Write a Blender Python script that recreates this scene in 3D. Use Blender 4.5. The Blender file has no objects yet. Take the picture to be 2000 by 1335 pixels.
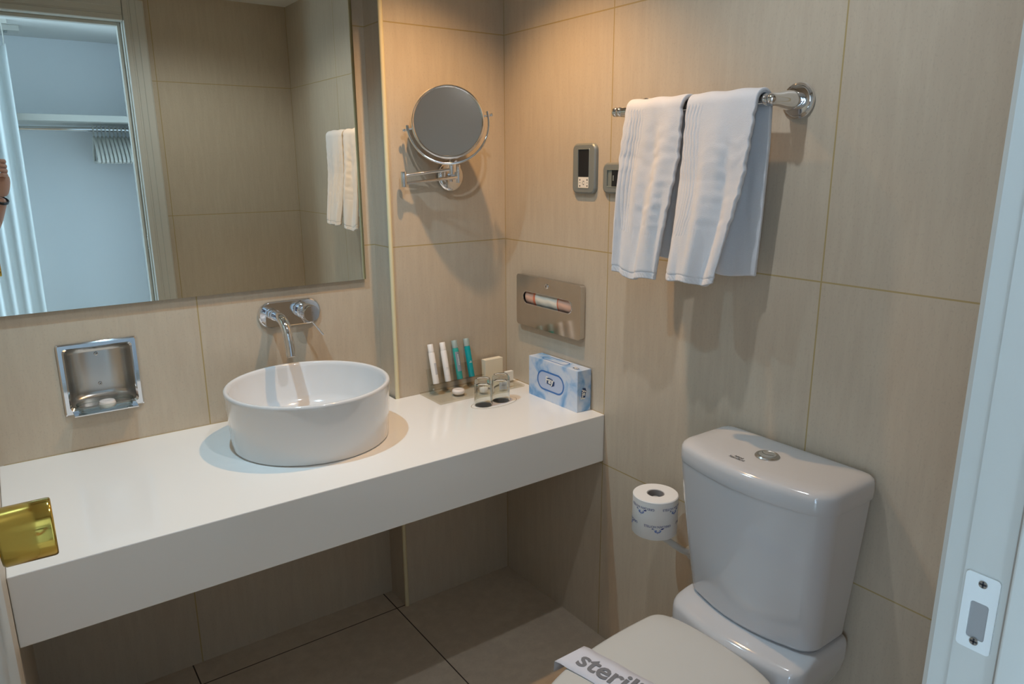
import bpy, bmesh, math, random
from mathutils import Vector, Matrix, Quaternion
random.seed(4)
PI = math.pi
S = bpy.context.scene
COL = S.collection

# ------------------------------------------------------------------ camera, world, exposure
CAM = Vector((-1.3130, -1.8636, 1.3796))
YAW, PITCH, ROLL, FPX = -0.6219, -0.2431, -0.0058, 1406.1457
cam = bpy.data.cameras.new('camera'); cam.sensor_width = 36.0; cam.lens = FPX / 2000 * 36
cam.clip_start = 0.01
camo = bpy.data.objects.new('camera', cam); COL.objects.link(camo)
fw = Vector((-math.sin(YAW) * math.cos(PITCH), math.cos(YAW) * math.cos(PITCH), math.sin(PITCH)))
rt = Vector((math.cos(YAW), math.sin(YAW), 0)); up = rt.cross(fw)
r2 = math.cos(ROLL) * rt + math.sin(ROLL) * up; u2 = -math.sin(ROLL) * rt + math.cos(ROLL) * up
M = Matrix((r2, u2, -fw)).transposed().to_4x4(); M.translation = CAM
camo.matrix_world = M
S.camera = camo
S.view_settings.view_transform = 'Standard'; S.view_settings.look = 'None'
S.view_settings.gamma = 1.0; S.view_settings.use_curve_mapping = False
S.view_settings.exposure = 0.22
S.cycles.use_denoising = True
S.cycles.max_bounces = 10; S.cycles.diffuse_bounces = 5; S.cycles.glossy_bounces = 6
S.cycles.transmission_bounces = 8; S.cycles.transparent_max_bounces = 8
S.cycles.caustics_refractive = False; S.cycles.caustics_reflective = False
S.cycles.sample_clamp_indirect = 4.0
W = bpy.data.worlds.new('world'); S.world = W; W.use_nodes = True
W.node_tree.nodes['Background'].inputs[0].default_value = (0.55, 0.75, 1.0, 1)
W.node_tree.nodes['Background'].inputs[1].default_value = 0.6

# ------------------------------------------------------------------ dimensions
WB = 0.104        # mirror wall plane y
PX = -0.399       # left edge of the projecting wall strip
XL = -1.378       # left wall plane
YD = -1.657       # door wall plane
ZC = 2.119        # ceiling
HC = 0.70         # counter top
Z1, PZ = 0.5531, 0.5965   # first horizontal tile joint, pitch

def light(name, kind, loc, energy, color, parent=None, **kw):
    l = bpy.data.lights.new(name, kind); l.energy = energy; l.color = color
    for k, v in kw.items(): setattr(l, k, v)
    o = bpy.data.objects.new(name, l); COL.objects.link(o); o.location = loc
    if parent: o.parent = parent
    return o
# added daylight fill from the room behind the door; its window is unseen
win = light('daylight_fill', 'AREA', (-3.18, -3.05, 1.10), 112, (0.52, 0.75, 1.0), shape='RECTANGLE', size=1.8, size_y=2.2)
win.rotation_euler = (0, -PI / 2, 0)

# ------------------------------------------------------------------ materials
def srgb(r, g, b):
    f = lambda c: (c / 255 / 12.92) if c / 255 <= 0.04045 else ((c / 255 + 0.055) / 1.055) ** 2.4
    return (f(r), f(g), f(b), 1)
MATS = {}
def mat(name, color, rough=0.5, metal=0.0, spec=0.5, coat=0.0, trans=0.0, ior=1.5, sss=0.0, bump=None, emis=None, alpha=None):
    m = bpy.data.materials.new(name); m.use_nodes = True
    p = m.node_tree.nodes['Principled BSDF']
    p.inputs['Base Color'].default_value = color if len(color) == 4 else (*color, 1)
    p.inputs['Roughness'].default_value = rough; p.inputs['Metallic'].default_value = metal
    p.inputs['Specular IOR Level'].default_value = spec; p.inputs['Coat Weight'].default_value = coat; p.inputs['Coat Roughness'].default_value = 0.08
    p.inputs['Transmission Weight'].default_value = trans; p.inputs['IOR'].default_value = ior
    if emis:
        p.inputs['Emission Color'].default_value = (*emis[0], 1); p.inputs['Emission Strength'].default_value = emis[1]
    if bump:
        nt = m.node_tree; tc = nt.nodes.new('ShaderNodeNewGeometry'); n = nt.nodes.new('ShaderNodeTexNoise')
        n.inputs['Scale'].default_value = bump[0]; n.inputs['Detail'].default_value = 3
        b = nt.nodes.new('ShaderNodeBump'); b.inputs['Strength'].default_value = bump[1]; b.inputs['Distance'].default_value = bump[2]
        nt.links.new(tc.outputs['Position'], n.inputs['Vector']); nt.links.new(n.outputs['Fac'], b.inputs['Height'])
        nt.links.new(b.outputs['Normal'], p.inputs['Normal'])
    MATS[name] = m
    return m

class NT:
    def __init__(s, m): s.t = m.node_tree; s.n = s.t.nodes; s.l = s.t.links
    def math(s, op, a, b=None, clamp=False):
        n = s.n.new('ShaderNodeMath'); n.operation = op; n.use_clamp = clamp
        for i, v in enumerate((a, b)):
            if v is None: continue
            if isinstance(v, (int, float)): n.inputs[i].default_value = v
            else: s.l.new(v, n.inputs[i])
        return n.outputs[0]
    def mix(s, f, a, b):
        n = s.n.new('ShaderNodeMix'); n.data_type = 'RGBA'
        for k, v in ((0, f), (6, a), (7, b)):
            if isinstance(v, (int, float)): n.inputs[k].default_value = v
            elif isinstance(v, tuple): n.inputs[k].default_value = v
            else: s.l.new(v, n.inputs[k])
        return n.outputs[2]

def tile_mat(name, ax, off, pitch, zoff, zpitch, base, dark, grout, streak, gw=0.0016, rough=0.42, zsplit=None, off2=0):
    m = mat(name, base, rough); g = NT(m); p = g.n['Principled BSDF']
    geo = g.n.new('ShaderNodeNewGeometry'); sx = g.n.new('ShaderNodeSeparateXYZ'); g.l.new(geo.outputs['Position'], sx.inputs[0])
    h = sx.outputs[ax[0]]; v = sx.outputs[ax[1]]
    def line(c, o, pt):
        t = g.math('SUBTRACT', c, o); t = g.math('DIVIDE', t, pt); t = g.math('ADD', t, 0.5)
        fr = g.math('FRACT', t); d = g.math('ABSOLUTE', g.math('SUBTRACT', fr, 0.5)); d = g.math('MULTIPLY', d, pt)
        return d
    if zsplit is not None:   # the bottom course is laid with another offset
        lo = g.math('LESS_THAN', v, zsplit); o = g.math('ADD', g.math('MULTIPLY', lo, off2 - off), off)
        d1 = line(h, o, pitch)
    else: d1 = line(h, off, pitch)
    d = g.math('MINIMUM', d1, line(v, zoff, zpitch))
    gm = g.math('LESS_THAN', d, gw)
    mp = g.n.new('ShaderNodeMapping'); g.l.new(geo.outputs['Position'], mp.inputs[0]); mp.inputs['Scale'].default_value = streak
    n1 = g.n.new('ShaderNodeTexNoise'); n1.inputs['Scale'].default_value = 9; n1.inputs['Detail'].default_value = 6; n1.inputs['Roughness'].default_value = 0.65
    g.l.new(mp.outputs[0], n1.inputs['Vector'])
    n2 = g.n.new('ShaderNodeTexNoise'); n2.inputs['Scale'].default_value = 3.0; n2.inputs['Detail'].default_value = 4
    g.l.new(geo.outputs['Position'], n2.inputs['Vector'])
    n3 = g.n.new('ShaderNodeTexNoise'); n3.inputs['Scale'].default_value = 260; n3.inputs['Detail'].default_value = 2
    mp3 = g.n.new('ShaderNodeMapping'); g.l.new(geo.outputs['Position'], mp3.inputs[0]); mp3.inputs['Scale'].default_value = tuple(0.55 if a < 1 else 1 for a in streak)
    g.l.new(mp3.outputs[0], n3.inputs['Vector'])
    f = g.math('ADD', g.math('MULTIPLY', n1.outputs['Fac'], 0.62), g.math('MULTIPLY', n2.outputs['Fac'], 0.38))
    f = g.math('MULTIPLY', g.math('SUBTRACT', f, 0.42), 5.5, True)
    c = g.mix(f, dark, base)
    sp = g.math('MULTIPLY', g.math('GREATER_THAN', n3.outputs['Fac'], 0.61), 0.11)
    c = g.mix(sp, c, tuple(x * 0.45 for x in dark[:3]) + (1,))
    c = g.mix(gm, c, grout); g.l.new(c, p.inputs['Base Color'])
    b = g.n.new('ShaderNodeBump'); b.inputs['Strength'].default_value = 0.6; b.inputs['Distance'].default_value = 0.001
    g.l.new(g.math('SUBTRACT', g.math('MULTIPLY', n1.outputs['Fac'], 0.05), gm), b.inputs['Height']); g.l.new(b.outputs[0], p.inputs['Normal'])
    return m
TB = (0.560, 0.480, 0.372, 1); TD = (0.515, 0.434, 0.335, 1); TG = (0.42, 0.32, 0.15, 1)
mt_right = tile_mat('tile_right', (1, 2), -0.469, 0.6091, Z1, PZ, TB, TD, TG, (1, 6, 0.7))
mt_back = tile_mat('tile_back', (0, 2), -0.9065, 0.61, Z1, PZ, TB, TD, TG, (6, 1, 0.7), zsplit=Z1, off2=-0.998)
mt_strip = tile_mat('tile_strip', (0, 2), 0.3, 2.0, Z1, PZ, TB, TD, TG, (6, 1, 0.7))
mt_side = tile_mat('tile_strip_side', (1, 2), 0.7, 2.0, Z1, PZ, TB, TD, TG, (1, 6, 0.7))
mt_door = tile_mat('tile_door_wall', (0, 2), -0.61, 0.61, Z1, PZ, TB, TD, TG, (6, 1, 0.7))
mt_left = tile_mat('tile_left', (1, 2), -0.615, 0.6091, Z1, PZ, TB, TD, TG, (1, 6, 0.7))
mt_floor = tile_mat('tile_floor', (0, 1), -0.432, 0.593, 0.006, 0.593, (0.62, 0.53, 0.42, 1), (0.54, 0.455, 0.36, 1), (0.035, 0.025, 0.018, 1), (3, 3, 3), gw=0.0018, rough=0.38)
m_white_wall = mat('white_plaster', (0.84, 0.86, 0.88), 0.8, bump=(60, 0.1, 0.001))
m_ceiling = mat('ceiling_paint', (0.78, 0.77, 0.74), 0.8, bump=(60, 0.1, 0.001))
m_frame = mat('painted_wood', (0.60, 0.59, 0.54), 0.38, bump=(35, 0.08, 0.001))
m_bead = mat('corner_bead', (0.72, 0.63, 0.40), 0.45, bump=(90, 0.1, 0.0005))
m_basin = mat('basin_ceramic', (0.70, 0.70, 0.70), 0.10, coat=0.5)
m_counter = mat('solid_surface', (0.88, 0.86, 0.82), 0.16, coat=0.3, bump=(8, 0.04, 0.0005))
m_ceramic = mat('ceramic', (0.58, 0.58, 0.59), 0.10, ior=1.5, coat=0.5)
m_plastic = mat('seat_plastic', (0.62, 0.61, 0.575), 0.28)
m_chrome = mat('chrome', (0.80, 0.81, 0.83), 0.05, 1.0)
m_steel = mat('polished_steel', (0.66, 0.62, 0.57), 0.09, 1.0)
m_brushed = mat('brushed_steel', (0.55, 0.53, 0.50), 0.26, 1.0, bump=(120, 0.05, 0.0004))
m_mirror = mat('mirror_glass', (0.93, 0.95, 0.86), 0.0, 1.0)
m_magmirror = mat('magnifying_glass', (0.70, 0.65, 0.60), 0.05, 1.0)
m_medge = mat('mirror_edge', (0.52, 0.58, 0.55), 0.2, 0.6)
m_brass = mat('brass', (0.78, 0.55, 0.12), 0.12, 1.0)
def clear(name, face, edge, blend, gloss):
    m = bpy.data.materials.new(name); m.use_nodes = True; g = NT(m); g.n.remove(g.n['Principled BSDF'])
    lw = g.n.new('ShaderNodeLayerWeight'); lw.inputs[0].default_value = blend
    tr = g.n.new('ShaderNodeBsdfTransparent'); g.l.new(g.mix(lw.outputs['Facing'], face, edge), tr.inputs[0])
    gl = g.n.new('ShaderNodeBsdfGlossy'); gl.inputs['Roughness'].default_value = 0.02
    fac = g.math('ADD', g.math('MULTIPLY', g.math('POWER', lw.outputs['Facing'], 2.0), gloss), 0.03)
    mx = g.n.new('ShaderNodeMixShader'); g.l.new(fac, mx.inputs[0]); g.l.new(tr.outputs[0], mx.inputs[1]); g.l.new(gl.outputs[0], mx.inputs[2])
    g.l.new(mx.outputs[0], g.n['Material Output'].inputs[0]); return m
m_glass = clear('clear_glass', (0.985, 0.995, 0.985, 1), (0.50, 0.60, 0.58, 1), 0.40, 0.60)
m_tumbler = mat('tumbler_glass', (0.97, 1.0, 0.985), 0.0, trans=1.0, ior=1.42)
m_acryl = clear('clear_acrylic', (0.97, 0.965, 0.94, 1), (0.80, 0.75, 0.66, 1), 0.30, 0.30)
m_grey = mat('grey_plastic', (0.26, 0.28, 0.27), 0.42, metal=0.35)
m_greyin = mat('grey_plastic_inner', (0.30, 0.33, 0.31), 0.3, metal=0.45)
m_black = mat('black_plastic', (0.012, 0.012, 0.014), 0.3)
m_ink = mat('black_ink', (0.03, 0.03, 0.035), 0.6)
m_greyink = mat('grey_ink', (0.20, 0.20, 0.215), 0.7)
m_paper = mat('white_paper', (0.80, 0.79, 0.77), 0.85)
m_card = mat('ivory_card', (0.80, 0.72, 0.56), 0.7)
m_cardw = mat('white_card', (0.82, 0.80, 0.74), 0.6)
m_soap = mat('wrapped_soap', (0.80, 0.72, 0.66), 0.25, coat=0.4)
m_blueink = mat('blue_ink', (0.02, 0.035, 0.20), 0.7)
m_blueink2 = mat('light_blue_ink', (0.20, 0.28, 0.52), 0.7)
m_redbag = mat('red_print', (0.75, 0.22, 0.12), 0.5)
m_bag = mat('paper_bag', (0.80, 0.76, 0.66), 0.6, bump=(60, 0.4, 0.002))
m_pink = mat('pink_print', (0.72, 0.44, 0.33), 0.6)
m_tubew = mat('white_tube', (0.82, 0.78, 0.74), 0.3)
m_tubet = mat('teal_tube', (0.0, 0.30, 0.33), 0.18, coat=0.3)
m_tubet2 = mat('green_teal_tube', (0.03, 0.33, 0.29), 0.18, coat=0.3)
m_cap = mat('frosted_cap', (0.62, 0.78, 0.76), 0.3, trans=0.55)
m_labelg = mat('grey_label', (0.23, 0.27, 0.31), 0.5)
m_labell = mat('light_grey_label', (0.50, 0.50, 0.52), 0.5)
m_skin = mat('skin', (0.50, 0.25, 0.17), 0.5, bump=(180, 0.3, 0.001))
m_shirt = mat('navy_shirt', (0.05, 0.07, 0.12), 0.9, bump=(300, 0.3, 0.001))
m_trouser = mat('grey_trousers', (0.10, 0.10, 0.11), 0.9)
m_hair = mat('brown_hair', (0.07, 0.045, 0.03), 0.7)
m_shoe = mat('dark_shoe', (0.03, 0.025, 0.02), 0.5)
m_wood = mat('varnished_wood', (0.30, 0.17, 0.08), 0.4)
m_faybl = mat('box_blue', (0.05, 0.18, 0.48), 0.5)
m_faydk = mat('box_navy', (0.01, 0.05, 0.16), 0.5)
m_faypale = mat('box_pale', (0.48, 0.56, 0.74), 0.5)
m_lampglass = mat('lamp_glass_warm', (1, 1, 1), 0.5, emis=((1.0, 0.72, 0.42), 18))
m_lampcool = mat('lamp_glass_cool', (1, 1, 1), 0.5, emis=((0.95, 1.0, 0.95), 18))
# towel cloth: terry pile
m_towel = mat('terry_cloth', (0.70, 0.71, 0.74), 0.95, spec=0.15, bump=(900, 0.6, 0.0016))
m_towel.node_tree.nodes['Principled BSDF'].inputs['Sheen Weight'].default_value = 0.25
m_curt = mat('curtain_cloth', (0.90, 0.93, 0.93), 0.9)
_p = m_curt.node_tree.nodes['Principled BSDF']; _t = m_curt.node_tree.nodes.new('ShaderNodeBsdfTranslucent'); _t.inputs[0].default_value = (0.92, 0.95, 0.95, 1)
_x = m_curt.node_tree.nodes.new('ShaderNodeMixShader'); _x.inputs[0].default_value = 0.5
_o = m_curt.node_tree.nodes['Material Output']
m_curt.node_tree.links.new(_p.outputs[0], _x.inputs[1]); m_curt.node_tree.links.new(_t.outputs[0], _x.inputs[2]); m_curt.node_tree.links.new(_x.outputs[0], _o.inputs[0])
# tissue box print: crumpled blue paper pattern
m_fay = mat('tissue_box_print', (0.55, 0.68, 0.85), 0.45)
g = NT(m_fay); geo = g.n.new('ShaderNodeNewGeometry')
mp = g.n.new('ShaderNodeMapping'); g.l.new(geo.outputs['Position'], mp.inputs[0]); mp.inputs['Scale'].default_value = (1, 1, 1); mp.inputs['Rotation'].default_value = (0.6, 0, 0)
na = g.n.new('ShaderNodeTexNoise'); na.inputs['Scale'].default_value = 20; na.inputs['Detail'].default_value = 3; na.inputs['Distortion'].default_value = 0.6; g.l.new(mp.outputs[0], na.inputs[0])
cr = g.n.new('ShaderNodeValToRGB'); g.l.new(na.outputs['Fac'], cr.inputs[0])
e = cr.color_ramp.elements; e[0].position = 0.34; e[0].color = (0.18, 0.38, 0.66, 1); e[1].position = 0.60; e[1].color = (0.62, 0.69, 0.80, 1)
x = e.new(0.45); x.color = (0.36, 0.53, 0.76, 1); x = e.new(0.52); x.color = (0.54, 0.64, 0.79, 1)
g.l.new(cr.outputs[0], g.n['Principled BSDF'].inputs['Base Color'])

# ------------------------------------------------------------------ mesh helpers
def newbm(): return bmesh.new()
def finish(name, bm, m, parent=None, smooth=35, bevel=0, subsurf=0, solid=0, recalc=True):
    if recalc: bmesh.ops.recalc_face_normals(bm, faces=bm.faces)
    if parent: bm.transform(parent_inv(parent))
    me = bpy.data.meshes.new(name)
    if smooth:
        a = math.radians(smooth)
        for f in bm.faces: f.smooth = True
        for ed in bm.edges:
            if len(ed.link_faces) == 2 and ed.calc_face_angle(0) > a: ed.smooth = False
    bm.to_mesh(me); bm.free()
    ms = m if isinstance(m, (list, tuple)) else [m]
    for q in ms: me.materials.append(q)
    o = bpy.data.objects.new(name, me); COL.objects.link(o)
    if parent: o.parent = parent
    if solid:
        s = o.modifiers.new('solidify', 'SOLIDIFY'); s.thickness = solid; s.offset = 0
    if bevel:
        b = o.modifiers.new('bevel', 'BEVEL'); b.width = bevel; b.segments = 3; b.limit_method = 'ANGLE'; b.angle_limit = math.radians(40); b.harden_normals = False
    if subsurf:
        s = o.modifiers.new('subsurf', 'SUBSURF'); s.levels = subsurf; s.render_levels = subsurf
    return o
def world_mat(o):
    m = Matrix.LocRotScale(o.location, o.rotation_euler, o.scale)
    return (world_mat(o.parent) @ o.matrix_parent_inverse @ m) if o.parent else m
def parent_inv(p): return world_mat(p).inverted()
def thing(name, label, cat, loc, group=None):
    o = bpy.data.objects.new(name, None); COL.objects.link(o); o.location = loc; o.empty_display_size = 0.05
    o['label'] = label; o['category'] = cat
    if group: o['group'] = group
    return o
def tag(o, label, cat, group=None):
    o['label'] = label; o['category'] = cat
    if group: o['group'] = group
    return o
def struct(o, label=None):
    o['kind'] = 'structure'
    if label: o['label'] = label
    return o
def box(bm, x0, x1, y0, y1, z0, z1, mi=0):
    vs = [bm.verts.new((x, y, z)) for x in (x0, x1) for y in (y0, y1) for z in (z0, z1)]
    for a in ((0, 1, 3, 2), (4, 6, 7, 5), (0, 4, 5, 1), (2, 3, 7, 6), (0, 2, 6, 4), (1, 5, 7, 3)):
        f = bm.faces.new([vs[i] for i in a]); f.material_index = mi
def lathe(bm, prof, n=64, M=Matrix.Identity(4), close=False):
    rings = []
    for r, z in prof:
        if r < 1e-6: rings.append([bm.verts.new(M @ Vector((0, 0, z)))])
        else: rings.append([bm.verts.new(M @ Vector((r * math.cos(2 * PI * i / n), r * math.sin(2 * PI * i / n), z))) for i in range(n)])
    pairs = list(zip(rings, rings[1:])) + ([(rings[-1], rings[0])] if close else [])
    for a, b in pairs:
        for i in range(n):
            j = (i + 1) % n
            if len(a) == 1 and len(b) == 1: break
            if len(a) == 1: bm.faces.new((a[0], b[i], b[j]))
            elif len(b) == 1: bm.faces.new((a[i], a[j], b[0]))
            else: bm.faces.new((a[i], a[j], b[j], b[i]))
def axis_mat(p, d, hint=None):
    d = Vector(d).normalized()
    M = d.to_track_quat('Z', 'Y').to_matrix().to_4x4(); M.translation = Vector(p); return M
def cyl(bm, p0, p1, r0, r1=None, n=32, rnd=0.0):
    p0 = Vector(p0); p1 = Vector(p1); L = (p1 - p0).length; r1 = r0 if r1 is None else r1
    if rnd: prof = [(0, 0), (r0 - rnd, 0), (r0 - rnd * .3, rnd * .3), (r0, rnd), (r1, L - rnd), (r1 - rnd * .3, L - rnd * .3), (r1 - rnd, L), (0, L)]
    else: prof = [(0, 0), (r0, 0), (r1, L), (0, L)]
    lathe(bm, prof, n, axis_mat(p0, p1 - p0))
def sphere(bm, p, r, n=16, sc=(1, 1, 1)):
    M = Matrix.Translation(p) @ Matrix.Diagonal((*sc, 1))
    lathe(bm, [(r * math.sin(PI * i / n), -r * math.cos(PI * i / n)) for i in range(n + 1)], n * 2, M)
def tube(bm, pts, rad, n=16, closed=False, caps=True):
    pts = [Vector(p) for p in pts]; N = len(pts)
    if not hasattr(rad, '__len__'): rad = [rad] * N
    rings = []; prev = None
    for i, p in enumerate(pts):
        if closed: t = pts[(i + 1) % N] - pts[i - 1]
        else: t = pts[min(i + 1, N - 1)] - pts[max(i - 1, 0)]
        t.normalize()
        if prev is None:
            a = Vector((0, 0, 1)) if abs(t.z) < 0.9 else Vector((1, 0, 0)); u = t.cross(a).normalized()
        else: u = (prev - t * prev.dot(t)).normalized()
        prev = u; v = t.cross(u)
        rings.append([bm.verts.new(p + rad[i] * (math.cos(2 * PI * k / n) * u + math.sin(2 * PI * k / n) * v)) for k in range(n)])
    for i in range(N if closed else N - 1):
        a, b = rings[i], rings[(i + 1) % N]
        for k in range(n): bm.faces.new((a[k], a[(k + 1) % n], b[(k + 1) % n], b[k]))
    if not closed and caps: bm.faces.new(rings[0][::-1]); bm.faces.new(rings[-1])
def spline(ctrl, n=8):
    P = [Vector(c) for c in ctrl]; out = []
    for i in range(len(P) - 1):
        p0 = P[max(i - 1, 0)]; p1 = P[i]; p2 = P[i + 1]; p3 = P[min(i + 2, len(P) - 1)]
        for k in range(n):
            t = k / n
            out.append(0.5 * ((2 * p1) + (p2 - p0) * t + (2 * p0 - 5 * p1 + 4 * p2 - p3) * t * t + (3 * p1 - p0 - 3 * p2 + p3) * t ** 3))
    out.append(P[-1]); return out
def loft(bm, rings, cap=True):
    R = [[bm.verts.new(p) for p in r] for r in rings]; n = len(R[0])
    for a, b in zip(R, R[1:]):
        for i in range(n): bm.faces.new((a[i], a[(i + 1) % n], b[(i + 1) % n], b[i]))
    if cap: bm.faces.new(R[0][::-1]); bm.faces.new(R[-1])
def rrect(w, h, r, n=6, cx=0, cy=0):
    out = []
    for sx, sy, a0 in ((1, 1, 0), (-1, 1, PI / 2), (-1, -1, PI), (1, -1, 3 * PI / 2)):
        for k in range(n + 1):
            a = a0 + PI / 2 * k / n
            out.append((cx + sx * (w / 2 - r) + r * math.cos(a), cy + sy * (h / 2 - r) + r * math.sin(a)))
    return out
def plate(bm, outer, holes, fmap, t0, t1, mi=0):
    """2D outline with holes, extruded from depth t0 to t1; fmap(u, v, t) -> 3D"""
    ends = []
    for t in (t0, t1):
        es = []; loops = []
        for lp in [outer] + holes:
            vs = [bm.verts.new(fmap(u, v, t)) for u, v in lp]; loops.append(vs)
            for i in range(len(vs)): es.append(bm.edges.new((vs[i], vs[(i + 1) % len(vs)])))
        ends.append(loops)
        r = bmesh.ops.triangle_fill(bm, use_beauty=True, use_dissolve=False, edges=es)
        for f in r['geom']:
            if isinstance(f, bmesh.types.BMFace): f.material_index = mi
    for A, B in zip(*ends):
        for i in range(len(A)):
            j = (i + 1) % len(A); f = bm.faces.new((A[i], A[j], B[j], B[i])); f.material_index = mi
def text_geo(s, size=1.0, bold=0.0, align='CENTER'):
    c = bpy.data.curves.new('t', 'FONT'); c.body = s; c.size = size; c.align_x = align; c.align_y = 'CENTER'; c.offset = bold
    c.resolution_u = 3
    o = bpy.data.objects.new('t', c); COL.objects.link(o)
    me = bpy.data.meshes.new_from_object(o.evaluated_get(bpy.context.evaluated_depsgraph_get()))
    vs = [tuple(v.co[:2]) for v in me.vertices]; fs = [tuple(p.vertices) for p in me.polygons]
    bpy.data.objects.remove(o); bpy.data.curves.remove(c); bpy.data.meshes.remove(me)
    return vs, fs
def add_flat(bm, geo, fmap, mi=0):
    vs, fs = geo; V = [bm.verts.new(fmap(u, v)) for u, v in vs]
    for f in fs:
        try: q = bm.faces.new([V[i] for i in f]); q.material_index = mi
        except ValueError: pass
def ring2d(outer, inner):
    n = len(outer); return outer + inner, [(i, (i + 1) % n, n + (i + 1) % n, n + i) for i in range(n)]
def poly2d(p): return p, [tuple(range(len(p)))]

# ------------------------------------------------------------------ room shell
def shell(name, m, *b, bevel=0):
    bm = newbm(); box(bm, *b); return struct(finish(name, bm, m, smooth=0, bevel=bevel))
shell('floor', mt_floor, -3.3, 0.12, -4.8, 0.25, -0.1, 0)
bm = newbm()   # ceiling with openings for the three downlights
LAMPS = [(-0.37, -0.37), (-0.98, -0.28), (-0.62, -0.95)]
circ = lambda cx, cy, r, n=32: [(cx + r * math.cos(2 * PI * i / n), cy + r * math.sin(2 * PI * i / n)) for i in range(n)]
plate(bm, [(-3.3, -4.8), (0.12, -4.8), (0.12, 0.25), (-3.3, 0.25)], [circ(x, y, 0.04) for x, y in LAMPS], lambda u, v, t: (u, v, t), ZC, ZC + 0.1)
struct(finish('ceiling', bm, m_ceiling, smooth=0))
shell('wall_right', mt_right, 0, 0.12, YD, 0.25, 0, ZC)
# mirror wall with the recess for the soap niche
NX0, NX1, NZ0, NZ1 = -1.218, -1.071, 0.805, 0.955
bm = newbm()
plate(bm, [(XL, 0), (PX, 0), (PX, ZC), (XL, ZC)], [[(NX0, NZ0), (NX1, NZ0), (NX1, NZ1), (NX0, NZ1)]], lambda u, v, t: (u, t, v), WB, WB + 0.12)
struct(finish('wall_back', bm, mt_back, smooth=0))
# projecting strip on the right
bm = newbm(); box(bm, PX, 0, 0, 0.22, 0, ZC)
for f in bm.faces:
    f.normal_update(); f.material_index = 1 if abs(f.normal.x) > 0.5 else 0
struct(finish('wall_projection', bm, [mt_strip, mt_side], smooth=0))
bm = newbm(); cyl(bm, (PX + 0.001, 0.001, 0), (PX + 0.001, 0.001, ZC), 0.0065, n=20)
struct(finish('trim_1', bm, m_bead), 'pale yellow corner bead')
# left wall, set back where the open door stands
bm = newbm(); box(bm, XL - 0.12, XL, -0.90, 0.22, 0, ZC); struct(finish('wall_left', bm, mt_left, smooth=0))
bm = newbm(); box(bm, XL - 0.18, XL - 0.065, YD, -0.90, 0, ZC); struct(finish('wall_left_recess', bm, mt_left, smooth=0))
# door wall
DX0, DX1, DZ, DY = -1.430, -0.724, 1.985, -1.80
bm = newbm(); box(bm, DX1 + 0.004, 0.12, DY, YD, 0, ZC); box(bm, XL - 0.18, DX0 - 0.004, DY, YD, 0, ZC); box(bm, DX0 - 0.004, DX1 + 0.004, DY, YD, DZ + 0.004, ZC)
for f in bm.faces:
    f.normal_update(); f.material_index = 0 if f.normal.y > 0.5 else 1
struct(finish('wall_front', bm, [mt_door, m_white_wall], smooth=0))
# frame: casing, jamb, stop, strike plate
def casing(sx, x):   # vertical moulding profile, extruded in z
    prof = [(0.000, 0), (0.000, .016), (.003, .0205), (.006, .021), (.022, .021), (.024, .018), (.030, .018), (.032, .021), (.052, .023), (.055, .0265), (.080, .0265), (.086, .022), (.088, 0)]
    return [(x + sx * a, YD + b) for a, b in prof]
bm = newbm()
ZT = ZC - 0.002
for sx, x in ((1, DX1 + .004),):
    p = casing(sx, x); plate(bm, p, [], lambda u, v, t: (u, v, t), 0, DZ + 0.086)
plate(bm, [(DX0 - 0.010, YD), (DX0 - 0.010, YD + .02), (DX0, YD + .02), (DX0, YD)], [], lambda u, v, t: (u, v, t), 0, DZ + .086)
p = [(DZ + a - 0.0, b) for a, b in [(0, 0), (0, .016), (.003, .0205), (.022, .021), (.024, .018), (.030, .018), (.032, .021), (.052, .023), (.055, .0265), (.080, .0265), (.086, .022), (.088, 0)]]
plate(bm, p, [], lambda u, v, t: (t, YD + v, u), DX0 - 0.010, DX1 + 0.002)
cas = finish('trim_2', bm, m_frame, smooth=30); struct(cas, 'cream painted door casing')
bm = newbm()
box(bm, DX1, DX1 + 0.004, DY - 0.01, YD, 0, DZ); box(bm, DX0 - 0.004, DX0, DY - 0.01, YD, 0, DZ); box(bm, DX0, DX1, DY - 0.01, YD, DZ, DZ + 0.004)
jam = struct(finish('door_1', bm, m_frame, smooth=0), 'white painted door lining')
bm = newbm()
box(bm, DX1 - 0.014, DX1, YD - 0.072, YD - 0.036, 0, DZ); box(bm, DX0, DX0 + 0.014, YD - 0.072, YD - 0.036, 0, DZ); box(bm, DX0 + .014, DX1 - .014, YD - 0.072, YD - 0.036, DZ - 0.014, DZ)
finish('door_stop', bm, m_frame, jam, bevel=0.002)
bm = newbm(); box(bm, DX1 - 0.0006, DX1, YD - 0.0355, YD - 0.0315, 0, DZ); sl = finish('seam_strip', bm, mat('seam_brown', (0.36, 0.31, 0.26), 0.8, bump=(200, .4, .001)), jam, smooth=0)  # thin mottled brown strip along the edge of the door stop
bm = newbm()
plate(bm, rrect(0.0245, 0.066, 0.003, 3, YD - 0.0145, 1.034), [rrect(0.013, 0.032, 0.002, 2, YD - 0.015, 1.027)], lambda u, v, t: (DX1 - t, u, v), 0.0, 0.0018)
sp = finish('strike_plate', bm, mat('painted_metal', (0.78, 0.79, 0.76), 0.35), jam, smooth=0)
sp['label'] = 'white painted strike plate with latch hole'
bm = newbm(); box(bm, DX1 - 0.0009, DX1 - 0.0003, YD - 0.0215, YD - 0.0085, 1.011, 1.043); finish('latch_hole', bm, mat('shaded_hole', (0.32, 0.31, 0.30), 0.8), sp, smooth=0)
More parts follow.
